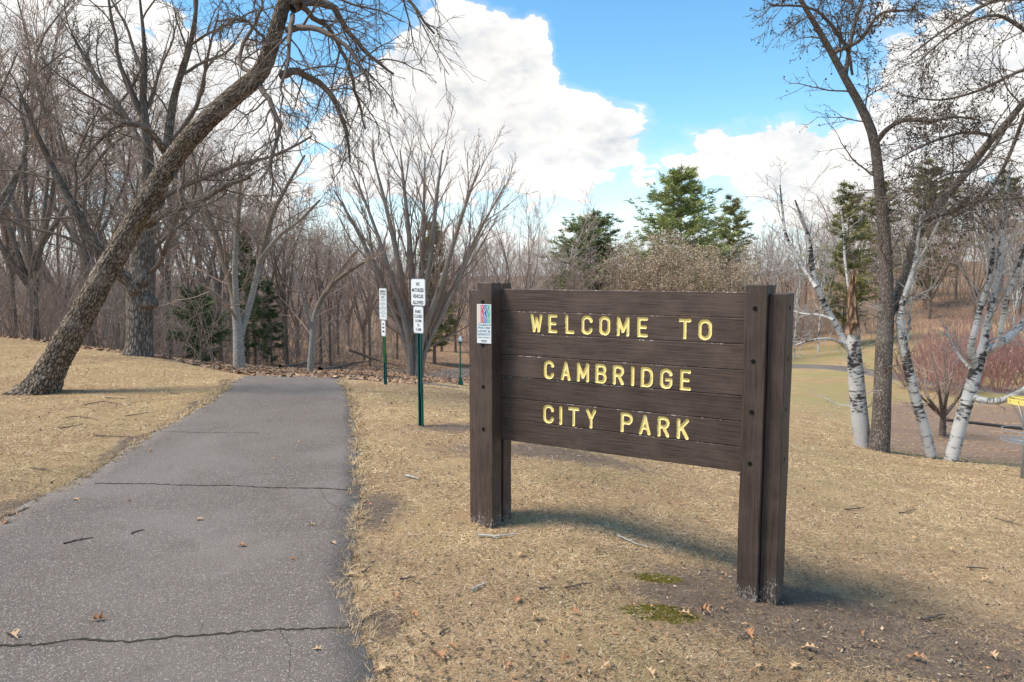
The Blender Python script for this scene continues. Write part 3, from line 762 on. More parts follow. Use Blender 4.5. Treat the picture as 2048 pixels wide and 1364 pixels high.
# emblem plate on the left front post
ux3 = np.array([UD[0], UD[1], 0]); n3 = np.array([ND[0], ND[1], 0]); uz3 = np.array([0, 0, 1.])
ea, eb = -PW + .001, -.004
ez1 = H + (at(965, 606.5, S0[1])[2] - H) * 1.0 - .0; ez1 = ZP - .178; ez0 = ez1 - .325
mb = MB(); mb.box((ea, PD + .004, ez0), (eb, PD + .0065, ez1)); V = np.vstack(mb.V)
emb = obj('emblem_plate', npmesh('emblem_plate', W3(*V.T), np.vstack(mb.Q), None, M['white']), posts[0])
tag(emb, 'white emblem plate with four coloured strips above small lettering')
ew = eb - ea
for k, c in enumerate(('peach', 'crimson', 'blue', 'teal')):
    a = ea + .006 + (ew - .012) * k / 4; b = a + (ew - .012) / 4 - .002
    V = np.array([(a, PD + .0072, ez1 - .155), (b, PD + .0072, ez1 - .155), (b, PD + .0072, ez1 - .007), (a, PD + .0072, ez1 - .007)])
    obj('colour_strip', npmesh('colour_strip', W3(*V.T), [(0, 1, 2, 3)], None, M[c]), posts[0])
    for s in range(3):
        uu = a + (b - a) * (.5 + .38 * np.sin(np.linspace(0, 5 + s * 2, 26) + s * 2 + k)); zz = np.linspace(ez1 - .15, ez1 - .012, 26)
        lw = .0016
        V = np.concatenate([np.stack([uu - lw, np.full(26, PD + .0078), zz], 1), np.stack([uu + lw, np.full(26, PD + .0078), zz], 1)])
        obj('white_swirl', npmesh('white_swirl', W3(*V.T), [(i_, 26 + i_, 27 + i_, i_ + 1) for i_ in range(25)], None, M['white']), posts[0])
for k, (s, c) in enumerate((('CLEAN', 'text_teal'), ('WATER', 'text_teal'), ('LAND &', 'text_teal'), ('LEGACY', 'text_teal'), ('AMENDMENT', 'ink_soft'))):
    zc = ez1 - .170 - k * .0265
    place_text(s, posts[0], W3((ea + eb) / 2, PD + .0075, zc), ux3, uz3, M[c], ew - .014, .019 if k < 4 else .009)
for k in range(2):
    zc = ez0 + .022 - k * .011; wv = .06 - .01 * k
    V = np.array([((ea + eb) / 2 - wv / 2, PD + .0075, zc), ((ea + eb) / 2 + wv / 2, PD + .0075, zc), ((ea + eb) / 2 + wv / 2, PD + .0075, zc + .004), ((ea + eb) / 2 - wv / 2, PD + .0075, zc + .004)])
    obj('print_line', npmesh('print_line', W3(*V.T), [(0, 1, 2, 3)], None, M['ink']), posts[0])

# ------------------------------------------------------------------ rule signs on channel posts
def channel_post(mb, z0, z1, w_=.05):
    """U-channel: three thin walls with a row of holes suggested by real slots in the web"""
    t = .005; d = .03
    mb.box((-w_ / 2 - .012, -.002, z0), (-w_ / 2 + t, t, z1)); mb.box((w_ / 2 - t, -.002, z0), (w_ / 2 + .012, t, z1))
    mb.box((-w_ / 2 + .0003, t + .0003, z0), (-w_ / 2 + t, d, z1)); mb.box((w_ / 2 - t, t + .0003, z0), (w_ / 2 - .0003, d, z1))
    mb.box((-w_ / 2 + .0006, d + .0003, z0), (w_ / 2 - .0006, d + t, z1))
def sign_plate(parent, zc, w_, h_, yo=-.014, name='sign_plate'):
    k = 5; r = .03; pts = []
    for cx, cz, a0 in ((w_/2 - r, h_/2 - r, 0), (-w_/2 + r, h_/2 - r, 90), (-w_/2 + r, -h_/2 + r, 180), (w_/2 - r, -h_/2 + r, 270)):
        pts += arc(cx, cz, r, r, a0, a0 + 90, k)
    n = len(pts)
    def build(scale, y0, y1, m, nm, par):
        V = [(p[0] * scale[0], y0, zc + p[1] * scale[1]) for p in pts] + [(p[0] * scale[0], y1, zc + p[1] * scale[1]) for p in pts] + [(0, y0, zc), (0, y1, zc)]
        Q = [(i_, (i_ + 1) % n, n + (i_ + 1) % n, n + i_) for i_ in range(n)]
        T = [(i_, 2 * n, (i_ + 1) % n) for i_ in range(n)] + [(n + i_, n + (i_ + 1) % n, 2 * n + 1) for i_ in range(n)]
        return obj(nm, npmesh(nm, V, Q, T, m), par)
    pl = build((1, 1), yo, yo + .003, M['rim'], name, parent)
    build(((w_ - .018) / w_, (h_ - .018) / h_), yo - .0012, yo - .0002, M['white'], 'face', pl)
    return pl
def road_sign(base, top_z, rz, label, plates, mats, post_w=.05):
    r = empty('sign_post', base, rz); tag(r, label, 'sign', None)
    mb = MB(); channel_post(mb, -.25, .62, post_w + .012); obj('ground_stub', mb.mesh('ground_stub', mats[1]), r)
    mb = MB(); channel_post(mb, .45, top_z, post_w); o = obj('post', mb.mesh('post', mats[0]), r); o.location = (0, -.008, 0)
    for zc, w_, h_, lines in plates:
        pl = sign_plate(r, zc, w_, h_)
        for s, dz, lw, lh, m in lines:
            if s: place_text(s, pl, (0, -.0165, zc + dz), (1, 0, 0), (0, 0, 1), M[m], lw, lh)
            else:
                V = [(-lw / 2, -.0165, zc + dz), (lw / 2, -.0165, zc + dz), (lw / 2, -.0165, zc + dz + lh), (-lw / 2, -.0165, zc + dz + lh)]
                obj('print_line', npmesh('print_line', V, [(0, 1, 2, 3)], None, M[m]), pl)
    return r
b1 = hit(841, 853); K1 = b1[1] / F
zt1 = at(838, 557, b1[1])[2] - b1[2]; zm1 = at(838, 612, b1[1])[2] - b1[2]; zb1 = at(838, 667, b1[1])[2] - b1[2]
h1 = zt1 - zm1 - .006; h2 = zm1 - zb1 - .006
w1 = .305; w2 = .215
L1 = [('NO', .115, .075, .052, 'ink'), ('MOTORIZED', .03, .25, .052, 'ink'), ('VEHICLES', -.055, .225, .052, 'ink'), ('ALLOWED', -.14, .225, .052, 'ink')]
L2 = [('PARK', .115, .125, .045, 'ink'), ('CLOSED', .05, .17, .045, 'ink'), ('10 PM', -.015, .125, .042, 'ink'), ('TO', -.075, .05, .04, 'ink'), ('5 AM', -.135, .11, .042, 'ink')]
road_sign(tuple(b1), zt1 - .06, math.radians(-42), 'white no motorized vehicles sign on dark green post in the lawn beside the path',
          [((zt1 + zm1) / 2, w1, h1, L1), ((zm1 + zb1) / 2, w2, h2, L2)], (M['green_metal'], M['green_metal']))
b2 = hit(770, 769)
zt2 = at(772, 576, b2[1])[2] - b2[2]; zm2 = at(772, 640, b2[1])[2] - b2[2]; zb2 = at(772, 673, b2[1])[2] - b2[2]
h3 = zt2 - zm2 - .006; h4 = zm2 - zb2 - .006
RL = [('CAMBRIDGE', h3 * .40, .24, .045, 'ink'), ('CITY PARK', h3 * .31, .23, .045, 'ink'), ('RULES', h3 * .22, .13, .045, 'ink')]
for k in range(14): RL.append((None, h3 * (.14 - .042 * k), (.25, .2, .12, .24, .22, .1, .25)[k % 7], .009, 'ink_soft'))
SL = [(None, h4 * .22, .05, .03, 'ink'), (None, h4 * 0, .07, .03, 'ink'), (None, h4 * -.24, .08, .03, 'ink')]
road_sign(tuple(b2), zt2 - .05, math.radians(-50), 'tall narrow park rules sign with small print on faded green post',
          [((zt2 + zm2) / 2, .30, h3, RL), ((zm2 + zb2) / 2, .17, h4, SL)], (M['green_old'], M['green_metal']), .05)

# ------------------------------------------------------------------ lamp post in the valley
lb = hit(921, 770); lh = at(921, 671, lb[1])[2] - lb[2]
lamp = empty('lamp_post', tuple(lb)); tag(lamp, 'dark green lamp post with white acorn globe beside the lower path', 'lamp')
s = lh / 3.6
mb = MB(); mb.lathe([(0, 3.02*s), (.055*s, 3.02*s), (.058*s, .62*s), (.07*s, .60*s), (.07*s, .55*s)], sides=14); obj('pole', mb.mesh('pole', M['lamp_green'], True), lamp)
mb = MB(); mb.lathe([(.07*s, .56*s), (.10*s, .5*s), (.11*s, .42*s), (.13*s, .36*s), (.13*s, .31*s), (.16*s, .28*s), (.17*s, .2*s), (.19*s, .14*s), (.19*s, -.1*s)], sides=16); obj('base', mb.mesh('base', M['lamp_green'], True), lamp)
mb = MB(); mb.lathe([(.05*s, 3.0*s), (.10*s, 3.05*s), (.11*s, 3.12*s), (.12*s, 3.16*s), (.0, 3.165*s)], sides=14); obj('collar', mb.mesh('collar', M['lamp_green'], True), lamp)
mb = MB(); mb.lathe([(.10*s, 3.165*s), (.15*s, 3.24*s), (.155*s, 3.32*s), (.12*s, 3.42*s), (.07*s, 3.48*s), (.05*s, 3.53*s), (.02*s, 3.6*s), (0, 3.61*s)], sides=16); obj('globe', mb.mesh('globe', M['globe'], True), lamp)

# ------------------------------------------------------------------ disc golf basket
bb = hit(2040, 957)
bk_ = empty('disc_golf_basket', (bb[0] + .03, bb[1], bb[2])); tag(bk_, 'disc golf basket with yellow band and chains on grey steel pole', 'basket')
mb = MB(); mb.tube([(0, 0, -.2), (0, 0, .7), (0, 0, 1.38)], .024, 10); obj('pole', mb.mesh('pole', M['steel'], True), bk_)
mb = MB(); mb.lathe([(.272, 1.30), (.277, 1.30), (.277, 1.39), (.272, 1.39), (.272, 1.30)], sides=32)
for k in range(4): a = k * math.pi / 2 + .3; mb.box((0, -.008, 1.37), (.272, .008, 1.385), 0, [[math.cos(a), -math.sin(a), 0], [math.sin(a), math.cos(a), 0], [0, 0, 1]])
obj('band', mb.mesh('band', M['band']), bk_)
mb = MB()
for zc, r in ((.85, .335), (.66, .335), (.66, .2)):
    a = np.linspace(0, 2 * math.pi, 33); mb.tube(np.stack([r * np.cos(a), r * np.sin(a), np.full(33, zc)], 1), .008, 6, False)
for k in range(18):
    a = k * math.pi / 9; c, s_ = math.cos(a), math.sin(a)
    mb.tube([(.335 * c, .335 * s_, .85), (.335 * c, .335 * s_, .66), (.03 * c, .03 * s_, .65)], .004, 5, False)
obj('tray', mb.mesh('tray', M['steel']), bk_)
for k in range(12):
    a = k * math.pi / 6; c, s_ = math.cos(a), math.sin(a); t = np.linspace(0, 1, 9)
    r = .26 * (1 - t) ** 1.6 + .04; z = 1.37 - .5 * t
    mb = MB(); mb.tube(np.stack([r * c, r * s_, z], 1), .006, 4, False); obj('chain', mb.mesh('chain', M['steel']), bk_)

# ------------------------------------------------------------------ trees
def grow(P, R, K, n, t0, t1, ang, lenf, rr, wig, trop, rtip, keep=1.0, fall=.5, minr=0.004, absl=None, maxl=99.0):
    B, m, _ = P.shape
    seg = np.linalg.norm(np.diff(P, axis=1), axis=2); L = seg.sum(1)
    idx = np.repeat(np.arange(B), K); k = np.tile(np.arange(K), B)
    t = t0 + (t1 - t0) * (k + rng.random(len(k))) / K
    if keep < 1: s = rng.random(len(idx)) < keep; idx, k, t = idx[s], k[s], t[s]
    f = t * (m - 1); i0 = np.minimum(f.astype(int), m - 2); fr = (f - i0)[:, None]
    pos = P[idx, i0] * (1 - fr) + P[idx, i0 + 1] * fr
    tan = P[idx, i0 + 1] - P[idx, i0]; tan /= np.linalg.norm(tan, axis=1, keepdims=True) + 1e-9
    r0 = R[idx, i0] * (1 - fr[:, 0]) + R[idx, i0 + 1] * fr[:, 0]
    az = k * 2.4 + rng.uniform(0, 6.28, B)[idx] + rng.normal(0, .4, len(idx))
    ref = np.where(np.abs(tan[:, 2:3]) < .9, np.array([[0, 0, 1.]]), np.array([[1., 0, 0]]))
    e1 = np.cross(tan, ref); e1 /= np.linalg.norm(e1, axis=1, keepdims=True); e2 = np.cross(tan, e1)
    a = rng.normal(ang[0], ang[1], len(idx))
    d = np.cos(a)[:, None] * tan + np.sin(a)[:, None] * (np.cos(az)[:, None] * e1 + np.sin(az)[:, None] * e2)
    ln = (L[idx] if absl is None else absl) * lenf * (1 - fall * t) * rng.uniform(.55, 1.3, len(idx))
    ln = np.where(ln > maxl, maxl * rng.uniform(.55, 1.0, len(idx)), ln)
    Q = np.empty((len(idx), n, 3)); Q[:, 0] = pos; st = (ln / (n - 1))[:, None]
    tr = np.array(trop, float)
    for q in range(1, n):
        d = d + rng.normal(0, wig, d.shape) + tr * (1.0 / n)
        d /= np.linalg.norm(d, axis=1, keepdims=True); Q[:, q] = Q[:, q - 1] + d * st
    rb = np.maximum(np.minimum(np.minimum(r0 * rr, r0 * .95), ln * .017), minr)
    RR = rb[:, None] * (1 - np.linspace(0, 1, n)[None] * (1 - rtip)); RR = np.maximum(RR, minr * .6)
    return Q, RR
def stem(pts, Y, n=26, root=True):
    """pts: (px, py, width px[, dY]) up the stem -> P (n,3), R (n)"""
    A = []
    for p in pts:
        dy = p[3] if len(p) > 3 else 0
        q = at(p[0], p[1], Y + dy); A.append((*q, p[2] / 2 / F * (Y + dy)))
    A = np.array(A); C = catmull(A, n)
    C[:, 3] = np.maximum(C[:, 3], .004)
    return C[:, :3], C[:, 3]
def flare(P, R, amt=.5, ln=.5):
    d = np.linalg.norm(P - P[0], axis=1); return R * (1 + amt * np.exp(-d / ln))
TREES_LABELLED = {}
def hero(name, label, cat, base, stems, specs, bark_m, twig_m, crown_n=2, sides=(12, 8), tips=None, group=None):
    """stems: list of (P,R) drawn by hand; specs: growth levels; the first levels join the trunk, the rest the crown"""
    base = np.array(base); root = empty(name, tuple(base)); tag(root, label, cat, group)
    if bark_m is M.get('birch') and name == 'birch_tree': stems = [(P, R * .78) for P, R in stems]
    tr = [(P[None] - base, R[None], sides[0] if R.max() > .06 else sides[1]) for P, R in stems]
    cur = {}
    for P, R in stems: cur.setdefault(len(R), []).append((P, R))
    levels = [[(np.stack([p for p, _ in v]), np.stack([r for _, r in v]))] for v in [None] if False]
    allP = [(np.stack([p for p, _ in v]), np.stack([r for _, r in v])) for v in cur.values()]
    crown = []; bits = []
    prev = allP
    for li, sp in enumerate(specs):
        nxt = []
        for P, R in prev:
            Q, RR = grow(P, R, **sp); nxt.append((Q, RR))
        (tr if li < crown_n - 1 and False else crown).extend([(Q - base, RR, 5 if RR.max() > .03 else 3) for Q, RR in nxt])
        if li == len(specs) - 1 and tips:
            for Q, RR in nxt: bits.append(Q[:, -1] - base)
        prev = nxt if not sp.get('_also') else nxt + prev
    obj('trunk', tube_mesh('trunk', tr, bark_m), root)
    extra = None; mats = twig_m
    if tips:
        extra = leaf_bits(np.vstack(bits), *tips[1:]); mats = [twig_m, tips[0]]
    obj('crown', tube_mesh('crown', crown, mats, True, extra), root)
    return root
def leaf_bits(C, frac, size, per=2, spread=.05):
    C = C[rng.random(len(C)) < frac]; C = np.repeat(C, per, 0); C = C + rng.normal(0, spread, C.shape)
    n = len(C); a = rng.normal(0, 1, (n, 3)); a /= np.linalg.norm(a, axis=1, keepdims=True)
    b = np.cross(a, rng.normal(0, 1, (n, 3))); b /= np.linalg.norm(b, axis=1, keepdims=True)
    s = size * rng.uniform(.5, 1.3, (n, 1))
    V = np.stack([C - a * s * .5, C + b * s * .35, C + a * s * .5, C - b * s * .35], 1).reshape(-1, 3)
    k = np.arange(n)[:, None] * 4
    return V, np.concatenate([k + np.array([[0, 1, 2]]), k + np.array([[0, 2, 3]])], 0)
SP = lambda K, n, t0, t1, ang, lenf, rr, wig, trop, rtip=.4, **k: dict(K=K, n=n, t0=t0, t1=t1, ang=ang, lenf=lenf, rr=rr, wig=wig, trop=trop, rtip=rtip, **k)

# --- the leaning tree beside the path: furrowed trunk with real relief
YL = hit(78, 785)[1]
lean_pts = [(60, 812, 84), (78, 785, 80), (104, 735, 73), (135, 680, 70), (185, 592, 66), (235, 505, 62), (288, 412, 58), (345, 320, 56), (408, 247, 53), (468, 192, 51),
            (518, 148, 48), (541, 96, 42), (558, 40, 38), (574, -20, 35), (590, -110, 30), (600, -220, 22), (625, -330, 12)]
P0, R0 = stem(lean_pts, YL, 330)
R0 = R0 * np.interp(np.arange(330), [0, 40, 120, 330], [.80, .68, .62, .66])
lb0 = np.array([*hit(78, 787)]); 
lean = empty('leaning_tree', tuple(lb0)); tag(lean, 'large bare tree with furrowed bark leaning over the asphalt path', 'tree')
def furrowed(P, R, sides, amp):
    V, Qd, bk = tubes(P[None], R[None], sides)
    n = len(P); Vr = V.reshape(n, sides, 3); b3 = bk.reshape(n, sides, 3)
    d = np.linalg.norm(P - P[0], axis=1)
    rad = Vr - P[:, None]; rl = np.linalg.norm(rad, axis=2, keepdims=True); rad = rad / rl
    ang = np.arange(sides) / sides * 2 * math.pi
    dis = np.empty((n, sides))
    for a in range(n):
        for k in range(sides):
            x, y, z = b3[a, k]
            wx = mnoise.noise((x * 5, y * 5, z * 3)) * .25
            f = mnoise.voronoi((x * 34 + wx * 5, y * 34 + wx * 4, z * 7.0 + wx * 2), distance_metric='DISTANCE')[0]
            dis[a, k] = min(1, (f[1] - f[0]) * 2.2) + .5 * mnoise.noise((x * 9, y * 9, z * 5))
    fl = .55 * np.exp(-d / .35)[:, None] * (1 + .5 * np.sin(ang * 5 + 1)[None] + .3 * np.sin(ang * 3)[None]) * R[:, None]
    Vr = Vr + rad * (dis[..., None] * amp * np.minimum(1, R[:, None, None] / .2) + fl[..., None])
    return Vr.reshape(-1, 3), Qd, bk
V, Qd, bkk = furrowed(P0, R0, 96, .026)
obj('trunk', npmesh('trunk', V - lb0, Qd, None, M['bark_lean'], True, {'bk': ('FLOAT_VECTOR', bkk)}), lean)
# limbs drawn by hand: the drooping right hand side and a few upper ones
def limb(pts, n=16): return stem(pts, YL, n)
limbs = [limb([(560, 150, 20), (600, 146, 17, .2), (640, 158, 15, .4), (672, 200, 12, .6), (690, 262, 9, .8), (700, 320, 5, .9)]),
         limb([(575, 60, 16), (610, 55, 14, -.3), (655, 70, 12, -.5), (690, 105, 9, -.7), (712, 150, 7, -.8), (735, 210, 4, -.8)]),
         limb([(585, 18, 22), (625, 4, 18, .3), (668, 22, 15, .5), (705, 70, 12, .7), (742, 120, 9, .8), (790, 150, 5, .9)]),
         limb([(588, 5, 18), (640, -40, 16, -.4), (720, -60, 13, -.8), (800, -20, 9, -1.2), (860, 60, 5, -1.3)]),
         limb([(520, 170, 14), (532, 205, 12, -.4), (545, 260, 10, -.6), (540, 330, 7, -.8), (528, 400, 4, -.9)]),
         limb([(505, 150, 11), (480, 120, 9, .4), (500, 60, 8, .7), (520, 0, 6, .9), (515, -80, 4, 1)]),
         limb([(545, 100, 10), (525, 70, 8, -.5), (490, 35, 6, -.7), (430, 30, 4, -.9)]),
         limb([(580, -60, 16), (540, -110, 13, .6), (480, -150, 10, 1), (400, -160, 6, 1.4)]),
         limb([(595, -150, 16), (650, -200, 13, -.5), (720, -260, 9, -1), (800, -280, 5, -1.2)]),
         limb([(350, 345, 9), (356, 372, 8, -.3), (352, 400, 6, -.5), (335, 420, 3, -.6)]),
         limb([(585, 30, 12), (582, 100, 9, -.8), (578, 180, 6, -1.2), (570, 250, 3, -1.4)]),
         limb([(600, 10, 14), (660, 60, 10, 1), (700, 150, 8, 1.5), (730, 250, 4, 1.8)])]
LPs = np.stack([p for p, _ in limbs]); LRs = np.stack([r for _, r in limbs]) * .85
LPs[:, 2:] += np.cumsum(rng.normal(0, .022, LPs[:, 2:].shape), 1)
c1 = grow(LPs, LRs, **SP(12, 8, .15, .98, (.85, .3), .46, .55, .12, (0, 0, -.35), .35, fall=.25, minr=.0095))
c2 = grow(*c1, **SP(7, 7, .1, 1, (.65, .3), .55, .6, .10, (0, 0, -.35), .4, fall=.3, minr=.0065))
c3 = grow(*c2, **SP(4, 5, .15, 1, (.6, .3), .55, .6, .10, (0, 0, -.2), .5, fall=.2, minr=.0046))
c4 = grow(P0[None, 90:290], R0[None, 90:290], **SP(26, 8, .1, 1, (1.2, .3), .13, .12, .14, (0, 0, -.2), .4, fall=.2, minr=.006))
c5 = grow(*c4, **SP(5, 5, .2, 1, (.8, .3), .5, .6, .14, (0, 0, 0), .4, minr=.0045))
obj('crown', tube_mesh('crown', [(LPs - lb0, LRs, 7)] + [(Q - lb0, R, s_) for (Q, R), s_ in ((c1, 5), (c2, 3), (c3, 3), (c4, 3), (c5, 3))], M['twig_dark']), lean)

UPW = (0, 0, .25)
BROAD = [SP(10, 12, .3, 1, (.75, .25), .52, .62, .1, (0, 0, .25), .35, fall=.45, minr=.02), SP(8, 8, .2, 1, (.75, .3), .45, .55, .13, (0, 0, .15), .35, fall=.35, minr=.011),
         SP(6, 6, .15, 1, (.75, .3), .48, .55, .14, (0, 0, .1), .4, fall=.3, minr=.007), SP(4, 4, .2, 1, (.7, .3), .5, .6, .14, (0, 0, .1), .5, fall=.2, minr=.0052)]
# --- big oak behind the crest
Yo = 19.6; ob = at(276, 712, Yo); ob[2] = gz(ob[0], ob[1])
O = [stem([(276, 735, 62), (276, 712, 60), (279, 690, 51), (280, 640, 48), (281, 580, 52), (286, 520, 46), (290, 450, 30), (297, 370, 24), (294, 280, 19), (286, 200, 14), (290, 110, 9), (282, 20, 5), (278, -20, 3)], Yo),
     stem([(272, 570, 34), (248, 552, 28, -.3), (215, 530, 24, -.6), (182, 478, 22, -.8), (150, 420, 18, -1), (112, 350, 14, -1), (75, 270, 9, -1), (40, 190, 4, -1)], Yo),
     stem([(290, 470, 26), (312, 420, 22, .4), (330, 350, 20, .5), (338, 260, 17, .5), (352, 180, 13, .4), (378, 100, 10, .3), (392, 20, 7, .2), (395, -50, 4)], Yo),
     stem([(288, 450, 20), (330, 425, 17, -.6), (400, 400, 14, -1), (450, 372, 10, -1.3), (500, 355, 6, -1.5)], Yo),
     stem([(296, 330, 18), (270, 270, 15, .6), (235, 210, 12, .9), (190, 150, 9, 1.2), (150, 80, 5, 1.4)], Yo),
     stem([(330, 300, 14), (290, 255, 12, -.8), (240, 250, 9, -1.1), (200, 280, 6, -1.3), (160, 330, 3, -1.4)], Yo)]
hero('oak_tree', 'stout bare tree with swollen burls on its trunk at the lawn crest', 'tree', ob, O, BROAD, M['bark_oak'], M['twig_dark'])
bo = None
for (px, py, r) in ((300, 606, .2), (270, 575, .22), (286, 560, .18)):     # burls: parts of the oak
    mb = MB(); c = at(px, py, Yo - .28) - ob; V = []
    k = 12; prof = [(math.sin(math.pi * q / 8), -math.cos(math.pi * q / 8)) for q in range(9)]
    mb.lathe([(r * a_ + .001, r * b_) for a_, b_ in prof], (0, 0, 0), k); V = np.vstack(mb.V)
    V = np.array([v * (1 + .35 * mnoise.noise(Vector(v) * 9 + Vector((px, py, 0)))) for v in V]) + c
    o = obj('burl', npmesh('burl', V, np.vstack(mb.Q), None, M['bark_oak'], True, {'bk': ('FLOAT_VECTOR', V)}), [x for x in COL.objects if x.name == 'oak_tree'][0])
# --- pale forked tree
Y4 = 23.6; b4 = at(478, 742, Y4); b4[2] = gz(b4[0], b4[1])
T4 = [stem([(478, 752, 24), (478, 740, 24), (477, 690, 21), (474, 640, 18), (466, 585, 15), (450, 530, 13), (432, 470, 11), (412, 420, 9), (395, 350, 6), (380, 280, 3)], Y4),
      stem([(480, 672, 14), (495, 625, 13, .2), (512, 560, 12, .3), (528, 490, 11, .4), (545, 430, 9, .5), (575, 370, 7, .6), (610, 310, 4, .8)], Y4),
      stem([(473, 610, 12), (470, 540, 11, -.3), (474, 460, 10, -.4), (480, 380, 7, -.5), (478, 310, 4, -.5)], Y4),
      stem([(520, 520, 9), (560, 470, 8, -.5), (600, 440, 6, -.8), (640, 400, 4, -1)], Y4)]
MEDSP = [SP(9, 10, .25, 1, (.7, .25), .42, .6, .11, (0, 0, .2), .35, fall=.4, minr=.014), SP(7, 7, .2, 1, (.75, .3), .45, .55, .13, (0, 0, .1), .4, fall=.3, minr=.008),
         SP(5, 5, .2, 1, (.7, .3), .5, .55, .13, (0, 0, .08), .45, fall=.25, minr=.006), SP(3, 4, .2, 1, (.7, .3), .5, .6, .13, (0, 0, .08), .5, minr=.005)]
hero('forked_tree', 'bare tree with pale lower trunk and rusty forked limbs past the crest', 'tree', b4, T4, MEDSP, M['bark_grey'], M['twig_brown'])
Y5 = 26.2; b5 = at(620, 747, Y5); b5[2] = gz(b5[0], b5[1])
T5 = [stem([(620, 757, 13), (620, 747, 13), (622, 710, 12), (625, 670, 11), (630, 630, 11), (645, 595, 11), (668, 565, 9), (705, 538, 7), (750, 512, 4)], Y5),
      stem([(626, 650, 9), (640, 610, 9, .5), (662, 570, 8, .7), (690, 530, 6, .8), (715, 500, 4, .8)], Y5),
      stem([(624, 660, 7), (612, 620, 6, -.3), (600, 575, 5, -.5), (588, 530, 3, -.6)], Y5)]
hero('young_tree', 'small thin bare tree arching to one side past the path crest', 'tree', b5, T5, MEDSP[1:], M['bark_grey'], M['twig_brown'])
# --- big vase shaped tree behind the rule signs
Y6 = 37; b6 = at(832, 748, Y6); b6[2] = gz(b6[0], b6[1])
T6 = []
for k, (tx, ty, mx, my, w_) in enumerate([(668, 380, 770, 580, 13), (700, 330, 785, 560, 11), (745, 310, 800, 540, 14), (800, 300, 822, 520, 13), (850, 305, 846, 520, 11), (885, 300, 858, 540, 14), (960, 330, 885, 560, 13), (1010, 370, 905, 580, 11), (730, 430, 760, 590, 9), (980, 440, 900, 600, 9)]):
    dy = rng.uniform(-1.5, 1.5); bx = 832 + (k - 4.5) * 2.5
    T6.append(stem([(bx, 758, w_ * 1.3), (bx, 742, w_ * 1.15, dy * .1), ((bx * 1.6 + mx * .4) / 2, (745 + my) / 2 + 20, w_, dy * .3), (mx, my, w_ * .85, dy * .6), ((mx + tx) / 2, (my + ty) / 2 - 10, w_ * .55, dy), (tx, ty, w_ * .2, dy * 1.3)], Y6, 20))
VASE = [SP(14, 10, .3, 1, (.42, .18), .38, .55, .07, (0, 0, .35), .3, fall=.4, minr=.018), SP(8, 7, .2, 1, (.45, .2), .42, .6, .09, (0, 0, .3), .35, fall=.3, minr=.011), SP(6, 5, .15, 1, (.5, .25), .5, .6, .1, (0, 0, .25), .45, minr=.0085)]
M['bark_pale'] = bark('bark_pale', (.19, .16, .135), (.38, .33, .285), None, 22, .3, .5)
hero('vase_tree', 'wide fan shaped bare tree of many grey stems behind the rule signs', 'tree', b6, T6, VASE, M['bark_pale'], M['twig_brown'])

# --- right: tall tree and birches
Y8 = 15.0; b8 = at(1758, 900, Y8); b8[2] = gz(b8[0], b8[1])
T8 = [stem([(1756, 925, 46), (1757, 902, 42), (1762, 850, 36), (1765, 780, 33), (1768, 700, 32), (1772, 620, 30), (1772, 540, 24), (1768, 460, 22), (1760, 380, 20), (1748, 280, 18), (1725, 220, 16), (1695, 165, 14), (1660, 100, 12), (1625, 40, 10), (1590, -20, 7), (1560, -80, 4)], Y8, 40),
      stem([(1774, 630, 26), (1795, 590, 22, .2), (1815, 540, 20, .3), (1838, 462, 19, .4), (1880, 405, 17, .3), (1922, 358, 16, .2), (1965, 300, 14, 0), (2010, 250, 13, -.3), (2060, 190, 11, -.6), (2130, 110, 7, -1)], Y8, 30),
      stem([(1752, 285, 11), (1775, 258, 10, -.3), (1810, 240, 9, -.6), (1860, 242, 7, -.9), (1910, 234, 5, -1.2), (1960, 240, 3, -1.4)], Y8, 20),
      stem([(1690, 160, 9), (1700, 90, 8, .3), (1715, 30, 7, .5), (1740, -40, 5, .7)], Y8, 16),
      stem([(1668, 105, 8), (1720, 80, 7, -.5), (1760, 28, 6, -.8), (1830, 20, 4, -1)], Y8, 16),
      stem([(1705, 150, 5), (1690, 90, 7, -.2), (1630, 20, 5, -.4), (1540, 10, 4, -.6)], Y8, 16),
      stem([(2110, 130, 9), (2040, 142, 7, .3), (1960, 180, 5, .6), (1880, 200, 3.5, .8), (1800, 190, 2, 1)], Y8, 16),
      stem([(2125, 112, 9), (2050, 60, 8, -.4), (1985, 30, 6, -.8), (1900, 70, 4, -1.1), (1830, 130, 2.5, -1.3)], Y8, 16),
      stem([(1990, 272, 8), (1930, 265, 6, -.6), (1860, 285, 4.5, -1), (1790, 320, 2.5, -1.3)], Y8, 16),
      stem([(2130, 108, 10), (2080, 10, 8, .5), (1990, 2, 7, 1), (1900, 52, 5, 1.4), (1820, 110, 3, 1.6)], Y8, 16),
      stem([(2020, 242, 8), (1960, 330, 6, -.8), (1890, 350, 4.5, -1.2), (1810, 400, 2.5, -1.5)], Y8, 16),
      stem([(2065, 185, 8), (2010, 330, 6, .8), (1960, 400, 4.5, 1.2), (1900, 440, 2.5, 1.5)], Y8, 16),
      stem([(1850, 440, 8), (1900, 425, 7, -.8), (1960, 400, 6, -1.2), (2040, 395, 4, -1.5), (2120, 370, 3, -1.7)], Y8, 16)]
ASH = [SP(24, 9, .22, 1, (.85, .3), .34, .35, .14, (-.05, 0, -.12), .35, fall=.3, minr=.008, maxl=1.45), SP(7, 6, .15, 1, (.75, .3), .5, .55, .13, (0, 0, .05), .4, fall=.3, minr=.0065),
       SP(4, 4, .2, 1, (.7, .3), .55, .6, .15, (0, 0, .05), .5, minr=.005)]
hero('ash_tree', 'tall bare dark tree with two main stems between the white birches', 'tree', b8, T8, ASH, M['bark_ash'], M['twig_dark'], tips=(M['seed'], .35, .05, 2, .02))
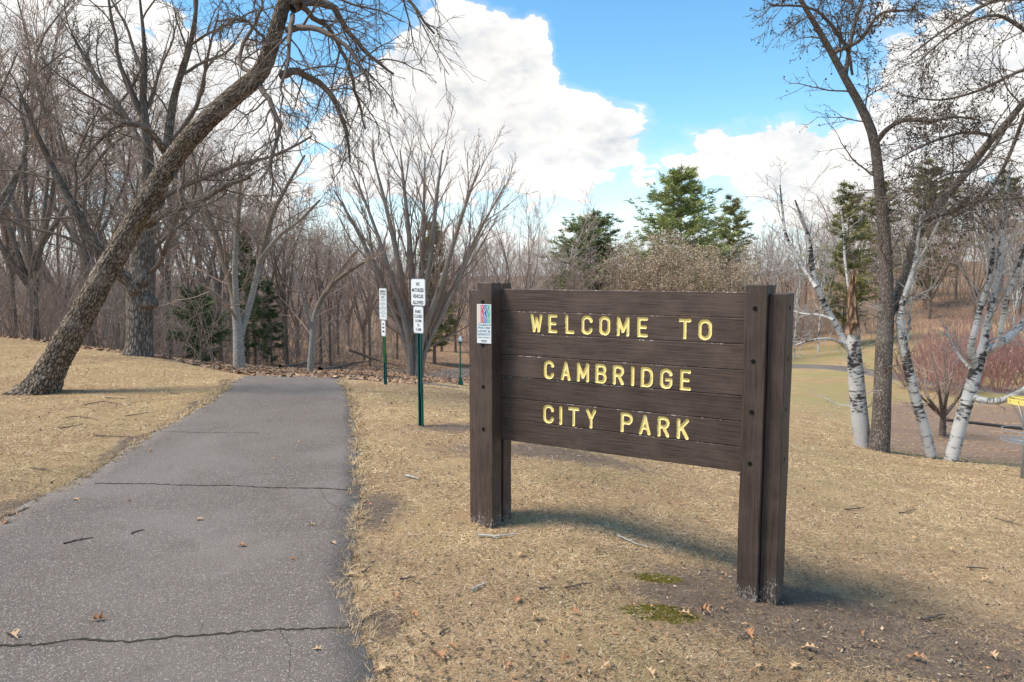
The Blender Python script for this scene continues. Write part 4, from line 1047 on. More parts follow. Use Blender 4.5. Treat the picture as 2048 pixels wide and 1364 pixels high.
BSP = [SP(9, 8, .35, 1, (.75, .3), .4, .35, .14, (0, 0, .05), .35, fall=.3, minr=.007, maxl=1.3), SP(6, 6, .2, 1, (.7, .3), .5, .6, .13, (0, 0, -.1), .45, minr=.005), SP(4, 4, .2, 1, (.7, .3), .5, .6, .13, (0, 0, -.1), .45, minr=.0038)]
Yb = 15.3; bb1 = at(1726, 894, Yb); bb1[2] = gz(bb1[0], bb1[1])
B1 = [stem([(1727, 915, 42), (1726, 894, 40), (1721, 850, 42), (1716, 800, 40), (1712, 750, 38), (1708, 700, 34), (1707, 660, 30)], Yb, 24),
      stem([(1708, 712, 20), (1695, 692, 19, .1), (1672, 650, 17, .2), (1645, 600, 15, .2), (1625, 540, 14, .2), (1618, 480, 12, .2), (1605, 440, 8, .1), (1590, 400, 4)], Yb, 24),
      stem([(1632, 575, 11), (1612, 545, 9, .3), (1598, 520, 9, .4), (1572, 470, 8, .5), (1565, 420, 6, .6), (1560, 370, 3, .6)], Yb, 18),
      stem([(1690, 690, 9), (1660, 678, 7, -.4), (1625, 680, 5, -.7), (1590, 690, 3, -.8)], Yb, 14),
      stem([(1668, 640, 8), (1640, 630, 6, .4), (1610, 628, 5, .7), (1580, 620, 3, .9)], Yb, 14),
      stem([(1700, 600, 6), (1690, 520, 7, .3), (1688, 470, 6, .3), (1682, 420, 4, .3)], Yb, 14)]
h1_ = hero('birch_tree', 'white birch with a torn broken stump top and one leaning side stem', 'tree', bb1, B1, BSP, M['birch'], M['twig_pale'])
mb = MB(); P, R = stem([(1707, 668, 27), (1706, 640, 26), (1704, 600, 22), (1706, 560, 18), (1708, 540, 10), (1706, 526, 3)], Yb - .02, 30)
R = R * .6 * (1 + .25 * np.array([mnoise.noise((0, 0, q * .9)) for q in range(30)]))
V, Qd, bkk = furrowed(P, R, 26, .06)
Vr = V.reshape(30, 26, 3); hh = np.linspace(0, 1, 30)
for q in range(26):
    cut = .35 + .65 * abs(mnoise.noise((q * .45, 3.3, 0))) * 2
    Vr[:, q] = np.where((hh > cut)[:, None], Vr[np.searchsorted(hh, min(cut, .99)), q] * .7 + P[np.searchsorted(hh, min(cut, .99))] * .3, Vr[:, q])
V = Vr.reshape(-1, 3)
obj('torn_stump', npmesh('torn_stump', V - bb1, Qd, None, M['torn'], False, {'bk': ('FLOAT_VECTOR', bkk)}), h1_)
bb2 = at(1862, 915, 14.9); bb2[2] = gz(bb2[0], bb2[1])
B2 = [stem([(1868, 935, 30), (1862, 915, 28), (1850, 860, 26), (1832, 800, 25), (1815, 730, 24), (1805, 680, 22), (1800, 640, 20), (1806, 600, 14), (1820, 560, 12), (1832, 510, 9), (1838, 460, 7), (1846, 400, 4)], 14.9, 34),
      stem([(1806, 650, 12), (1792, 600, 10, .2), (1770, 560, 8, .4), (1750, 530, 5, .5)], 14.9, 14),
      stem([(1826, 540, 8), (1850, 500, 7, -.3), (1870, 460, 6, -.5), (1885, 430, 4, -.6)], 14.9, 14)]
hero('birch_tree', 'slim white birch leaning left beside the dark tall trunk', 'tree', bb2, B2, BSP, M['birch'], M['twig_pale'])
bb3 = at(1903, 920, 14.7); bb3[2] = gz(bb3[0], bb3[1])
B3 = [stem([(1896, 940, 36), (1902, 920, 34), (1920, 850, 32), (1938, 790, 31), (1952, 740, 29), (1965, 700, 24), (1972, 660, 18), (1985, 600, 14), (1998, 530, 13), (2004, 460, 11), (2012, 400, 9), (2020, 330, 5)], 14.7, 36),
      stem([(1950, 735, 20), (1942, 695, 18, -.2), (1950, 660, 15, -.3), (1962, 610, 13, -.3), (1978, 560, 11, -.4), (1986, 500, 9, -.4), (1975, 440, 6, -.4), (1962, 400, 4, -.4)], 14.7, 26),
      stem([(1965, 700, 22), (1990, 692, 20, .2), (2020, 672, 18, .4), (2055, 640, 17, .6), (2110, 590, 12, .8)], 14.7, 20),
      stem([(1972, 705, 16), (1995, 690, 14, -.4), (2005, 640, 12, -.6), (2022, 570, 11, -.7), (2042, 520, 9, -.8), (2060, 440, 6, -.8)], 14.7, 20),
      stem([(1940, 790, 18), (1962, 800, 18, -.2), (1995, 802, 17, -.5), (2030, 790, 16, -.8), (2070, 765, 13, -1)], 14.7, 18),
      stem([(1948, 745, 10), (1925, 720, 8, .3), (1905, 690, 6, .5), (1892, 655, 4, .6)], 14.7, 14)]
hero('birch_tree', 'thick forked white birch with a low curving limb near the basket', 'tree', bb3, B3, BSP, M['birch'], M['twig_pale'])
Yc = hit(1885, 872)[1]; bc = at(1885, 872, Yc); bc[2] = gz(bc[0], bc[1])
CB = [stem([(1885, 880, 14), (1885, 868, 13), (1886, 840, 11), (1888, 815, 10)], Yc, 10)]
for tx, ty in ((1830, 740), (1860, 705), (1888, 700), (1915, 710), (1945, 750), (1840, 790)):
    CB.append(stem([(1886, 835, 7), ((1886 + tx) / 2 + rng.uniform(-5, 5), (830 + ty) / 2 + 8, 6, rng.uniform(-1, 1)), (tx, ty, 2, rng.uniform(-1.5, 1.5))], Yc, 10))
hero('ornamental_tree', 'small round headed bare tree on the reddish bare earth', 'tree', bc, CB, [SP(7, 7, .3, 1, (.7, .3), .5, .6, .12, (0, 0, .2), .4, minr=.008), SP(5, 5, .2, 1, (.7, .3), .5, .6, .12, (0, 0, .2), .4, minr=.006), SP(3, 4, .2, 1, (.7, .3), .5, .6, .12, (0, 0, .1), .4, minr=.005)], M['bark_brown'], M['twig_brown'])

# --- background bare trees: a few built, then copied
def generic(name, h, spread, specs, trunk_r, bark_m, twig_m, fork=.35, nst=5, tips=None):
    n = 14; z = np.linspace(-.4, h * fork, n)
    P = np.stack([.25 * np.sin(z * .5 + rng.uniform(0, 6)) * z / h, .25 * np.sin(z * .4 + rng.uniform(0, 6)) * z / h, z], 1)
    R = trunk_r * (1 - .35 * np.linspace(0, 1, n)) * (1 + .5 * np.exp(-(z + .4) / .4))
    sts = [(P, R)]
    for k in range(nst):
        a = k * 6.283 / nst + rng.uniform(-.4, .4); s = spread * rng.uniform(.35, 1.1); top = h * rng.uniform(.82, 1.0)
        f0 = rng.uniform(.55, 1.0); i0 = int(f0 * (n - 1)); p0 = P[i0]
        m = p0 + np.array([math.cos(a) * s * .45, math.sin(a) * s * .45, (top - p0[2]) * .42])
        e = np.array([math.cos(a) * s, math.sin(a) * s, top])
        A = np.array([[*p0, trunk_r * .6], [*m, trunk_r * .38], [*((m + e) / 2 + rng.normal(0, .3, 3)), trunk_r * .24], [*e, .012]])
        C = catmull(A, n); sts.append((C[:, :3], np.maximum(C[:, 3], .008)))
    return hero(name, 'x', 'tree', (0, 0, 0), sts, specs, bark_m, twig_m, tips=tips)
BG = [SP(10, 8, .2, 1, (.75, .25), .42, .5, .12, (0, 0, .2), .35, fall=.4, minr=.016), SP(8, 6, .2, 1, (.75, .3), .48, .55, .13, (0, 0, .1), .4, fall=.3, minr=.011), SP(7, 4, .15, 1, (.7, .3), .5, .6, .14, (0, 0, .1), .5, minr=.0075)]
BGV = [SP(10, 8, .2, 1, (.42, .2), .38, .5, .08, (0, 0, .3), .35, fall=.4, minr=.016), SP(8, 6, .2, 1, (.45, .25), .45, .55, .1, (0, 0, .25), .4, fall=.3, minr=.011), SP(6, 4, .2, 1, (.5, .25), .5, .6, .1, (0, 0, .2), .5, minr=.0075)]
kinds = [generic('bare_tree', 12, 4.2, BG, .17, M['bark_brown'], M['twig_brown'], .35, 6),
         generic('bare_tree', 12, 3.2, BG, .14, M['bark_ash'], M['twig_grey'], .45, 6),
         generic('bare_tree', 12, 4.6, BGV, .16, M['bark_ash'], M['twig_grey'], .25, 7),
         generic('bare_tree', 12, 2.6, BG, .13, M['bark_brown'], M['twig_brown'], .55, 4),
         generic('bare_tree', 12, 5.0, BG, .2, M['bark_oak'], M['twig_brown'], .3, 7),
         generic('slender_birch', 12, 2.0, BG[:2], .10, M['birch'], M['twig_pale'], .6, 4)]
used = [False] * len(kinds)
def plant(kind, px, Y, h, label, group, name=None, rz=None):
    x = bear(px, Y); o = kinds[kind] if not used[kind] else copy_tree(kinds[kind]); used[kind] = True
    o.location = (x, Y, gz(x, Y)); o.rotation_euler = (0, 0, rng.uniform(0, 6.28) if rz is None else rz)
    s = h / 12; o.scale = (s * rng.uniform(.9, 1.1), s * rng.uniform(.9, 1.1), s)
    tag(o, label, 'tree', group); return o
LW = ('bare deciduous tree standing in the leafless wood down the slope', 'bare trees of the valley wood')
WL = {0: 'spreading brown bare tree in the leafless wood down the slope', 1: 'upright grey bare tree in the leafless wood down the slope', 2: 'fan shaped grey bare tree in the wood down the slope',
      3: 'thin brown sapling tree in the leafless wood down the slope', 4: 'stout dark bare tree in the leafless wood down the slope'}
for px, Y, h, k in [(-60, 27, 13, 4), (70, 32, 15, 2), (170, 37, 16, 1), (330, 40, 14, 1), (30, 45, 17, 0), (250, 50, 17, 4), (120, 54, 16, 2), (400, 47, 14, 0), (430, 41, 11, 1), (-140, 34, 16, 0), (-30, 56, 17, 1), (320, 62, 16, 2), (370, 36, 9, 3), (225, 40, 10, 3), (20, 34, 9, 3),
                     (200, 66, 18, 0), (90, 70, 18, 1), (520, 46, 12, 0), (560, 52, 12, 1), (600, 60, 11.5, 0), (645, 50, 10, 3), (680, 64, 11, 1), (720, 56, 10, 0), (540, 68, 13, 2), (460, 60, 14, 0), (760, 66, 11, 3), (700, 75, 11, 0), (610, 78, 12, 1), (795, 62, 9.5, 3), (880, 74, 11, 1), (735, 50, 9, 3), (660, 44, 8.5, 3), (575, 42, 9, 3), (505, 40, 9, 3), (950, 84, 12, 0), (1060, 86, 12, 1)]:
    plant(k, px + rng.uniform(-8, 8), Y, h * rng.uniform(.93, 1.07), WL[k], {0: 'spreading trees of the valley wood', 1: 'upright trees of the valley wood', 2: 'fan shaped trees of the valley wood', 3: 'saplings of the valley wood', 4: 'stout trees of the valley wood'}[k])
LM = ('grey bare tree of the far low wood beyond the sign planks', 'bare trees behind the welcome sign')
for px, Y, h, k in [(985, 58, 10.5, 2), (1045, 62, 13.5, 2), (1090, 78, 11, 1), (1130, 85, 11, 0), (1190, 78, 10.5, 1), (1235, 92, 12, 0), (1290, 98, 12, 1), (1440, 90, 11, 0), (1400, 104, 13, 1), (910, 74, 10, 0), (1150, 70, 9.5, 2), (1215, 72, 9, 2)]:
    plant(k, px, Y, h, {0: 'spreading brown bare tree beyond the top of the welcome sign', 1: 'upright grey bare tree beyond the top of the welcome sign', 2: 'fan shaped grey bare tree beyond the top of the welcome sign'}[k], {0: 'spreading trees beyond the sign', 1: 'upright trees beyond the sign', 2: 'fan shaped trees beyond the sign'}[k])
LR = ('bare tree on the wooded rise behind the birches', 'bare trees on the far rise')
for px, Y, h, k in [(1480, 84, 10, 0), (1530, 92, 11, 1), (1570, 80, 9, 3), (1610, 100, 12, 0), (1660, 86, 10, 1), (1720, 95, 12, 0), (1760, 80, 10, 1), (1810, 90, 12, 0), (1860, 76, 10, 4), (1910, 86, 12, 1), (1950, 70, 10, 0), (1990, 80, 12, 4), (2040, 72, 11, 0), (2090, 80, 12, 1), (2140, 66, 11, 0), (1690, 112, 14, 4), (1840, 110, 14, 0), (1970, 104, 14, 1), (2200, 76, 12, 0)]:
    plant(k, px, Y, h * 1.05, {0: 'spreading brown bare tree on the rise behind the birches', 1: 'upright grey bare tree on the rise behind the birches', 3: 'thin bare sapling on the rise behind the birches', 4: 'stout wide bare tree on the rise behind the birches'}[k], {0: 'spreading trees on the far rise', 1: 'upright trees on the far rise', 3: 'saplings on the far rise', 4: 'stout trees on the far rise'}[k])
LB = ('slender pale birch among the brown trees of the far rise', 'slender birches on the far rise')
for px, Y, h in [(1500, 62, 9.5), (1545, 66, 11), (1592, 60, 10), (1640, 64, 10.5), (1455, 70, 9), (1985, 58, 9), (1820, 66, 10), (2030, 52, 9)]:
    plant(5, px, Y, h, *LB)

# --- conifers
def conifer(name, h, rad, layers, per, mat_, tuft=.35, shape=.8, irregular=.25, tr=.2, lift=.25, dens=1.0, clear=.12):
    """needled tree: trunk, boughs in whorls, needle tufts as many thin blades"""
    tz = np.linspace(-.3, h, 14); P = np.stack([np.zeros(14), np.zeros(14), tz], 1); R = tr * (1 - tz.clip(0) / h * .93) 
    bp = []; br = []
    for l in range(layers):
        f = (l + rng.random() * .7) / layers; z = h * (clear + (1 - clear) * f); z00 = z
        rr = rad * ((1 - f) ** shape * .95 + .06) * (1 if f > .15 else .6 + f * 2.6)
        a00 = rng.uniform(0, 6.283)
        for k in range(per):
            a = a00 + k * 6.283 / per + rng.normal(0, .25); ln = rr * rng.uniform(1 - irregular * 2, 1 + irregular); z = z00 + rng.normal(0, .45 * h / layers)
            t = np.linspace(0, 1, 6)
            q = np.stack([math.cos(a) * ln * t, math.sin(a) * ln * t, z + ln * (lift * t + .15 * t * t * rng.uniform(-1, 1.5))], 1); q[:, :2] += rng.normal(0, .03 * ln, (6, 2)) * t[:, None]
            bp.append(q); br.append(np.linspace(.035, .008, 6) * (h / 14))
    bp = np.array(bp); br = np.array(br)
    sub, sr = grow(bp, br, **SP(5, 4, .25, 1, (.8, .25), .38, .6, .08, (0, 0, .15), .5, fall=.2, minr=.008))
    C = np.concatenate([bp[:, 2:].reshape(-1, 3), sub.reshape(-1, 3)])
    C = C[rng.random(len(C)) < dens]
    per_t = 11; C = np.repeat(C, per_t, 0); n = len(C)
    ow = C * np.array([1, 1, 0]); ow /= np.linalg.norm(ow, axis=1, keepdims=True) + 1e-6
    d = rng.normal(0, .6, (n, 3)) + ow * .75; d[:, 2] = d[:, 2] * .6 + .22; d /= np.linalg.norm(d, axis=1, keepdims=True)
    sd_ = np.cross(d, rng.normal(0, 1, (n, 3))); sd_ /= np.linalg.norm(sd_, axis=1, keepdims=True)
    ln = tuft * rng.uniform(.6, 1.3, (n, 1)); C = C + rng.normal(0, 1, C.shape) * np.array([.25, .25, .1]) * tuft
    V = np.stack([C - sd_ * ln * .085, C + sd_ * ln * .085, C + d * ln], 1).reshape(-1, 3)
    root = empty(name, (0, 0, 0))
    obj('trunk', tube_mesh('trunk', [(P[None], R[None], 8), (bp, br, 4), (sub, sr, 3)], M['bark_brown']), root)
    obj('crown', npmesh('crown', V, None, np.arange(n * 3).reshape(-1, 3), mat_), root)
    return root
def put(o, px, Y, label, cat='tree', group=None, s=1.0):
    x = bear(px, Y); o.location = (x, Y, gz(x, Y)); o.scale = (s, s, s); o.rotation_euler = (0, 0, rng.uniform(0, 6)); tag(o, label, cat, group); return o
def top_h(px, row, Y): return at(px, row, Y)[2] - gz(bear(px, Y), Y)
wp = conifer('pine_tree', top_h(1372, 345, 72), 6.4, 26, 6, M['pine'], .5, .62, .32, .3, .34, .9, .2); put(wp, 1358, 72, 'tall bright green pine rising above the welcome sign')
p2 = conifer('pine_tree', top_h(1185, 447, 78), 4.8, 20, 6, M['pine_dark'], .5, .36, .32, .25, .32, .9, .2); put(p2, 1180, 78, 'rounded dark green pine left of the tall bright pine')
p3 = conifer('pine_tree', top_h(870, 440, 62), 2.2, 16, 6, M['pine_olive'], .35, .9, .2, .16, .2, 1, .1); put(p3, 868, 62, 'narrow olive green conifer seen through the fan shaped tree')
p4 = conifer('pine_tree', top_h(1690, 380, 66), 3.2, 21, 4, M['pine_olive'], .42, .55, .38, .2, .34, .8, .15); put(p4, 1690, 66, 'olive pine behind the birch with the torn top')
for px, Y, row, l in ((1850, 82, 330, 'olive pine on the rise right of the tall two stemmed tree'), (1455, 76, 405, 'thin yellowish pine beside the tall bright pine'), (2000, 88, 350, 'dark pine on the rise above the forked birch'), (1750, 90, 370, 'sparse pine on the rise behind the tall two stemmed tree')):
    c = copy_tree(p4); h = top_h(px, row, Y); put(c, px, Y, l, s=h / top_h(1690, 380, 66))
cd1 = conifer('cedar_tree', 7.0, 1.6, 13, 5, M['cedar'], .26, .8, .35, .1, .15, .55, .1); put(cd1, 492, 38, 'dark narrow cedar behind the pale forked tree')
cd2 = conifer('cedar_bush', 3.0, 1.2, 9, 6, M['cedar'], .22, .45, .35, .06, .25, .6, .02); put(cd2, 398, 29, 'low dark green cedar bush in the undergrowth')
c = copy_tree(cd1); put(c, 540, 41, 'short dark cedar among the brush right of the forked tree', s=.68)
# oak holding its dry tan leaves, and a grey twiggy bush
to = generic('tan_leaved_oak', 12, 4.0, BG, .2, M['bark_brown'], M['twig_brown'], .25, 7, (M['tan_leaf'], .7, .15, 3, .2))
put(to, 1335, 64, 'bushy oak still holding tan dry leaves below the tall pine', s=top_h(1335, 478, 64) / 12)
for px, Y, row, l in ((1425, 60, 505, 'tan leaved oak right of the larger tan leaved oak'), (1270, 70, 500, 'tan leaved oak half hidden left of the tall pine')):
    c = copy_tree(to); put(c, px, Y, l, s=top_h(px, row, Y) / 12)
# --- shrubs: red twigged and grey
def shrub(name, h, rad, nst, bark_m, sub=6):
    P = []; R = []
    for k in range(nst):
        a = rng.uniform(0, 6.28); s = rad * math.sqrt(rng.random()); t = np.linspace(0, 1, 7); hh = h * rng.uniform(.7, 1.05) * (1 - .3 * s / rad)
        q = np.stack([math.cos(a) * (s * .25 + s * .75 * t ** .8), math.sin(a) * (s * .25 + s * .75 * t ** .8), -.1 + hh * t], 1); q[:, :2] += np.cumsum(rng.normal(0, .03, (7, 2)), 0)
        P.append(q); R.append(np.linspace(.016, .008, 7))
    P = np.array(P); R = np.array(R)
    a = grow(P, R, **SP(sub, 5, .25, 1, (.45, .2), .38, .7, .08, (0, 0, .3), .5, minr=.010)); b = grow(*a, **SP(3, 4, .2, 1, (.5, .2), .5, .7, .08, (0, 0, .2), .5, minr=.008))
    r = empty(name, (0, 0, 0)); obj('stems', tube_mesh('stems', [(P, R, 4), (*a, 3)], bark_m), r); o = obj('twigs', tube_mesh('twigs', [(*b, 3)], bark_m), r); o['kind'] = 'stuff'; return r
rs = shrub('red_shrub', 3.2, 1.9, 38, M['twig_red']); first = True
for px, Y, s in ((1850, 40, 1.1), (1900, 38, 1.2), (1960, 41, 1.3), (2010, 39, 1.25), (2060, 42, 1.3), (1930, 45, 1.35), (1990, 46, 1.45), (1880, 44, 1.2), (2110, 40, 1.2)):
    o = rs if first else copy_tree(rs); first = False
    put(o, px, Y, 'dense shrub of dark red twigs behind the birches', 'shrub', 'red twigged shrubs', s)
gs = shrub('grey_shrub', 3.0, 1.6, 45, M['twig_grey']); first = True
for px, Y, s in ((1120, 66, 1.6), (1165, 64, 1.9), (1210, 66, 1.9), (1020, 66, 1.4), (1250, 66, 1.6), (955, 70, 1.3), (1600, 74, 1.4), (1480, 72, 1.4), (1540, 73, 1.3), (1680, 74, 1.4), (1750, 72, 1.3), (1640, 76, 1.2)):
    o = gs if first else copy_tree(gs); first = False
    put(o, px, Y, 'leafless grey brown shrub thicket at the wood edge', 'shrub', 'grey shrubs at the wood edge', s)

# --- tangled undergrowth and the far wood: masses nobody could count
def brush(name, n, pxr, Yr, hr, mat_, label, cat, rmin, seed_bias=None, lean=.3):
    px = rng.uniform(*pxr, n); Y = rng.uniform(Yr[0] ** .5, Yr[1] ** .5, n) ** 2; x = bear(px, Y)
    if seed_bias is not None: k = seed_bias(px, Y); x, Y, px = x[k], Y[k], px[k]; n = len(x)
    h = rng.uniform(*hr, n) * np.where(rng.random(n) < .25, 1.5, 1)
    d = np.stack([rng.normal(0, lean, n), rng.normal(0, lean, n), np.ones(n)], 1); d /= np.linalg.norm(d, axis=1, keepdims=True)
    t = np.linspace(0, 1, 6); P = np.empty((n, 6, 3)); P[:, 0] = np.stack([x, Y, g(x, Y) - .1], 1)
    for q in range(1, 6):
        d = d + rng.normal(0, .12, d.shape); d /= np.linalg.norm(d, axis=1, keepdims=True); P[:, q] = P[:, q - 1] + d * (h / 5)[:, None]
    R = np.maximum(rmin, h * .0045)[:, None] * np.linspace(1, .45, 6)[None]
    a = grow(P, R, **SP(5, 5, .2, 1, (.7, .3), .4, .65, .14, (0, 0, .1), .5, fall=.3, minr=rmin * .7))
    o = obj(name, tube_mesh(name, [(P, R, 3), (*a, 3)], mat_)); tag(o, label, cat, kind='stuff')
    return o
brush('undergrowth', 1900, (-260, 830), (24, 62), (1.6, 4.2), M['twig_brown'], 'tangled leafless brush filling the wood below the lawn', 'undergrowth', .012, lambda px, Y: (Y > np.interp(px, [-300, 250, 420, 480, 640, 760, 830], [31, 25, 26, 36, 40, 48, 56])))
brush('undergrowth', 650, (-260, 800), (30, 75), (3.5, 7.5), M['twig_grey'], 'tall thin saplings and brush deep in the valley wood', 'undergrowth', .016, lambda px, Y: Y > np.interp(px, [-300, 250, 420, 480, 640, 800], [38, 34, 36, 44, 48, 58]), .2)
brush('distant_woods', 2600, (-500, 1200), (80, 150), (6, 10), M['twig_grey'], 'far leafless wood closing the valley behind the nearer trees', 'woods', .035, None, .15)
brush('distant_woods', 1500, (1150, 2300), (84, 150), (4, 8), M['twig_brown'], 'far leafless wood covering the rise beyond the birches', 'woods', .03, None, .15)
brush('rise_brush', 700, (1440, 2150), (70, 84), (1.0, 2.6), M['twig_brown'], 'low brown brush along the foot of the far rise', 'undergrowth', .014)

# --- fallen logs and edging
def log(pts, r, label, m='bark_brown', name='fallen_log', group=None):
    A = np.array([hit(*p[:2]) if len(p) == 2 else at(*p) for p in pts]); P = catmull(A, 14); R = np.linspace(r, r * .55, 14)
    base = P[0].copy(); base[2] = gz(base[0], base[1])
    P[:, 2] = np.maximum(P[:, 2], g(P[:, 0], P[:, 1]) + R * .6)
    root = empty(name, tuple(base)); tag(root, label, 'log', group)
    obj('stem', tube_mesh('stem', [(P[None] - base, R[None], 8)], M[m]), root)
    b = grow(P[None], R[None], **SP(5, 6, .3, 1, (.8, .3), .3, .4, .12, (0, 0, .1), .4, minr=.012)); b2 = grow(*b, **SP(3, 4, .3, 1, (.7, .3), .5, .6, .12, (0, 0, .1), .4, minr=.009))
    o = obj('branches', tube_mesh('branches', [(b[0] - base, b[1], 5), (b2[0] - base, b2[1], 3)], M['twig_brown']), root); o['kind'] = 'stuff'
log([(640, 742), (700, 730), (745, 722)], .12, 'rusty brown fallen log lying in the leaf litter')
log([(300, 722, 27), (380, 712, 29), (455, 690, 31)], .09, 'dark fallen limb propped in the brush near the cedar bush')
log([(560, 736), (620, 728), (690, 734)], .10, 'fallen trunk lying behind the thin arching tree')
log([(700, 700, 45), (750, 718, 44), (800, 732, 43)], .10, 'pale fallen branch slanting through the brush by the rules sign')
A = np.array([hit(1888, 842), hit(1960, 850), hit(2060, 862)]); A[:, 2] += .05
mb = MB(); mb.tube(catmull(A, 16), .06, 8); eo = obj('edging', mb.mesh('edging', M['black'], True)); tag(eo, 'long black edging pipe lying on the reddish earth', 'edging')

# ------------------------------------------------------------------ lawn grass, litter, leaves and sticks
def on_path(x, y): return (x > edge_x(LE, y) + .0) & (x < edge_x(RE, y) + .0) & (y < 15.4)
n = 1250000
row = 660 + 840 * rng.random(n) ** .93; px = rng.uniform(-260, 2300, n)
sl = np.tan(PITCH + np.arctan((row - 682) / F)); Yg = np.clip(H / sl, 2.4, 40)
for _ in range(4): Yg = np.clip((H - g(bear(px, Yg), Yg)) / sl, 2.3, 34)
Yg = Yg * rng.uniform(.96, 1.04, n)
x = bear(px, Yg)
lz, mz, grz, sz, mo = zones(x, Yg)
over = rng.uniform(0, .05, n)
keep = ~((x > edge_x(LE, Yg) + over) & (x < edge_x(RE, Yg) - over) & (Yg < 15.4)) & (Yg < 32) & (rng.random(n) > np.clip(sz * 1.6 - .25, 0, .9)) & (rng.random(n) > lz * .95) & (rng.random(n) > mz * .9) & (rng.random(n) > mo * .8)
x, Yg, sz, grz = x[keep], Yg[keep], sz[keep], grz[keep]; n = len(x)
def fbm(x, y, f, seed):
    r = np.random.default_rng(seed); v = 0
    for o in range(4):
        for q in range(3):
            a = r.uniform(0, 6.28); v = v + np.sin((x * math.cos(a) + y * math.sin(a)) * f * 2 ** o * r.uniform(.7, 1.4) + r.uniform(0, 6.28) + 1.5 * np.sin((x * math.sin(a) - y * math.cos(a)) * f * 2 ** o * .6)) / 1.6 ** o
    return v / 5
thin_ = fbm(x, Yg, 2.4, 8) + .5 * fbm(x, Yg, 9, 9); kp = rng.random(n) > np.clip((thin_ - .18) * 2.2, 0, .8); x, Yg, sz = x[kp], Yg[kp], sz[kp]; n = len(x)
# tufts along the path's edges
ty = rng.uniform(3.0, 15, 900) ** 1.0; side = rng.random(900) < .6; tx = np.where(side, edge_x(RE, ty) + rng.normal(.0, .05, 900), edge_x(LE, ty) - rng.normal(.0, .05, 900))
reps = rng.integers(10, 34, 900); tX = np.repeat(tx, reps) + rng.normal(0, .016, reps.sum()); tY = np.repeat(ty, reps) + rng.normal(0, .016, reps.sum()); nt_ = len(tX)
x = np.concatenate([x, tX]); Yg = np.concatenate([Yg, tY]); sz = np.concatenate([sz, np.zeros(nt_)]); istuft = np.concatenate([np.zeros(n, bool), np.ones(nt_, bool)]); n = len(x)
cl = fbm(x, Yg, 1.6, 1); cl2 = fbm(x, Yg, 9, 2); cl3 = fbm(x, Yg, .5, 3)
base = np.stack([x, Yg, g(x, Yg) - .002 + np.where(istuft, .008, 0)], 1)
az = rng.uniform(0, 6.283, n) + 1.2 * cl; elv = np.abs(rng.normal(.12, .24, n)).clip(.02, 1.2)
ln = rng.uniform(.014, .066, n) * (1 + .3 * cl2) * (1 + .10 * np.clip(Yg - 6, 0, 12) / 3) * np.where(istuft, 1.5, 1)
elv = np.where(istuft, np.abs(rng.normal(.5, .35, n)).clip(.05, 1.3), elv)
d = np.stack([np.cos(az) * np.cos(elv), np.sin(az) * np.cos(elv), np.sin(elv)], 1)
sdv = np.stack([-np.sin(az), np.cos(az), rng.normal(0, .4, n)], 1)
wd = (rng.uniform(.0007, .0017, n) * (1 + np.clip(Yg - 5, 0, 14) * .22))[:, None]
tip = base + d * ln[:, None]; tip[:, 2] = np.maximum(tip[:, 2], base[:, 2] + .005)
V = np.stack([base - sdv * wd + [0, 0, .004], base + sdv * wd + [0, 0, .004], tip], 1).reshape(-1, 3)
T = np.arange(n * 3).reshape(-1, 3)
pal = np.array([[.585, .41, .225], [.67, .50, .30], [.46, .305, .155], [.21, .14, .085], [.78, .64, .45], [.43, .36, .14], [.40, .225, .13]])
pr = np.array([.26, .22, .17, .17, .09, .04, .05])
ci = rng.choice(len(pal), n, p=pr); colr = pal[ci] * rng.uniform(.8, 1.15, (n, 1)) * (1 + .26 * cl + .24 * cl2 + .18 * cl3)[:, None]
colr = colr * (1 - .35 * sz[:, None])
br_ = (np.clip((x - .6) / 2.5, 0, 1) * np.clip((11 - Yg) / 4, 0, 1) * .42 + np.clip(fbm(x, Yg, 1.3, 33) - .1, 0, .4))[:, None] * (rng.random((n, 1)) < .7); colr = colr * (1 - br_) + np.array([.30, .195, .125]) * br_
gr_ = np.clip((fbm(x, Yg, 1.1, 21) - .25) * 1.2, 0, .26) * (rng.random(n) < .6); colr = colr * (1 - gr_[:, None]) + np.array([.33, .31, .10]) * gr_[:, None]
colr = np.concatenate([colr.clip(0, 1), np.ones((n, 1))], 1)
go = obj('grass', npmesh('grass', V, None, T, M['blade'], False, {'tint': ('FLOAT_COLOR', np.repeat(colr, 3, 0))}))
tag(go, 'short matted dry tan grass of the lawn', 'grass', kind='stuff')
# leaf litter on the valley floor
nl = 26000
px = rng.uniform(-100, 1000, nl); Yl = rng.uniform(16 ** .5, 60 ** .5, nl) ** 2; xl = bear(px, Yl); lz = zones(xl, Yl)[0]; kk = (lz > .5)
xl, Yl = xl[kk], Yl[kk]; C = np.stack([xl, Yl, g(xl, Yl) + .03], 1); nl = len(C)
a = rng.normal(0, 1, (nl, 3)); a[:, 2] *= .35; a /= np.linalg.norm(a, axis=1, keepdims=True); b = np.cross(a, np.array([0, 0, 1.]) + rng.normal(0, .35, (nl, 3))); b /= np.linalg.norm(b, axis=1, keepdims=True)
s = rng.uniform(.05, .11, (nl, 1)); V = np.stack([C - a * s, C + b * s * .6, C + a * s, C - b * s * .6], 1).reshape(-1, 3); k = np.arange(nl)[:, None] * 4
lc = np.array([[.40, .25, .15], [.30, .17, .10], [.22, .13, .08], [.45, .31, .2]])[rng.integers(0, 4, nl)] * rng.uniform(.7, 1.2, (nl, 1))
lo = obj('leaf_litter', npmesh('leaf_litter', V, None, np.concatenate([k + np.array([[0, 1, 2]]), k + np.array([[0, 2, 3]])]), M['blade'], False, {'tint': ('FLOAT_COLOR', np.repeat(np.concatenate([lc, np.ones((nl, 1))], 1), 4, 0))}))
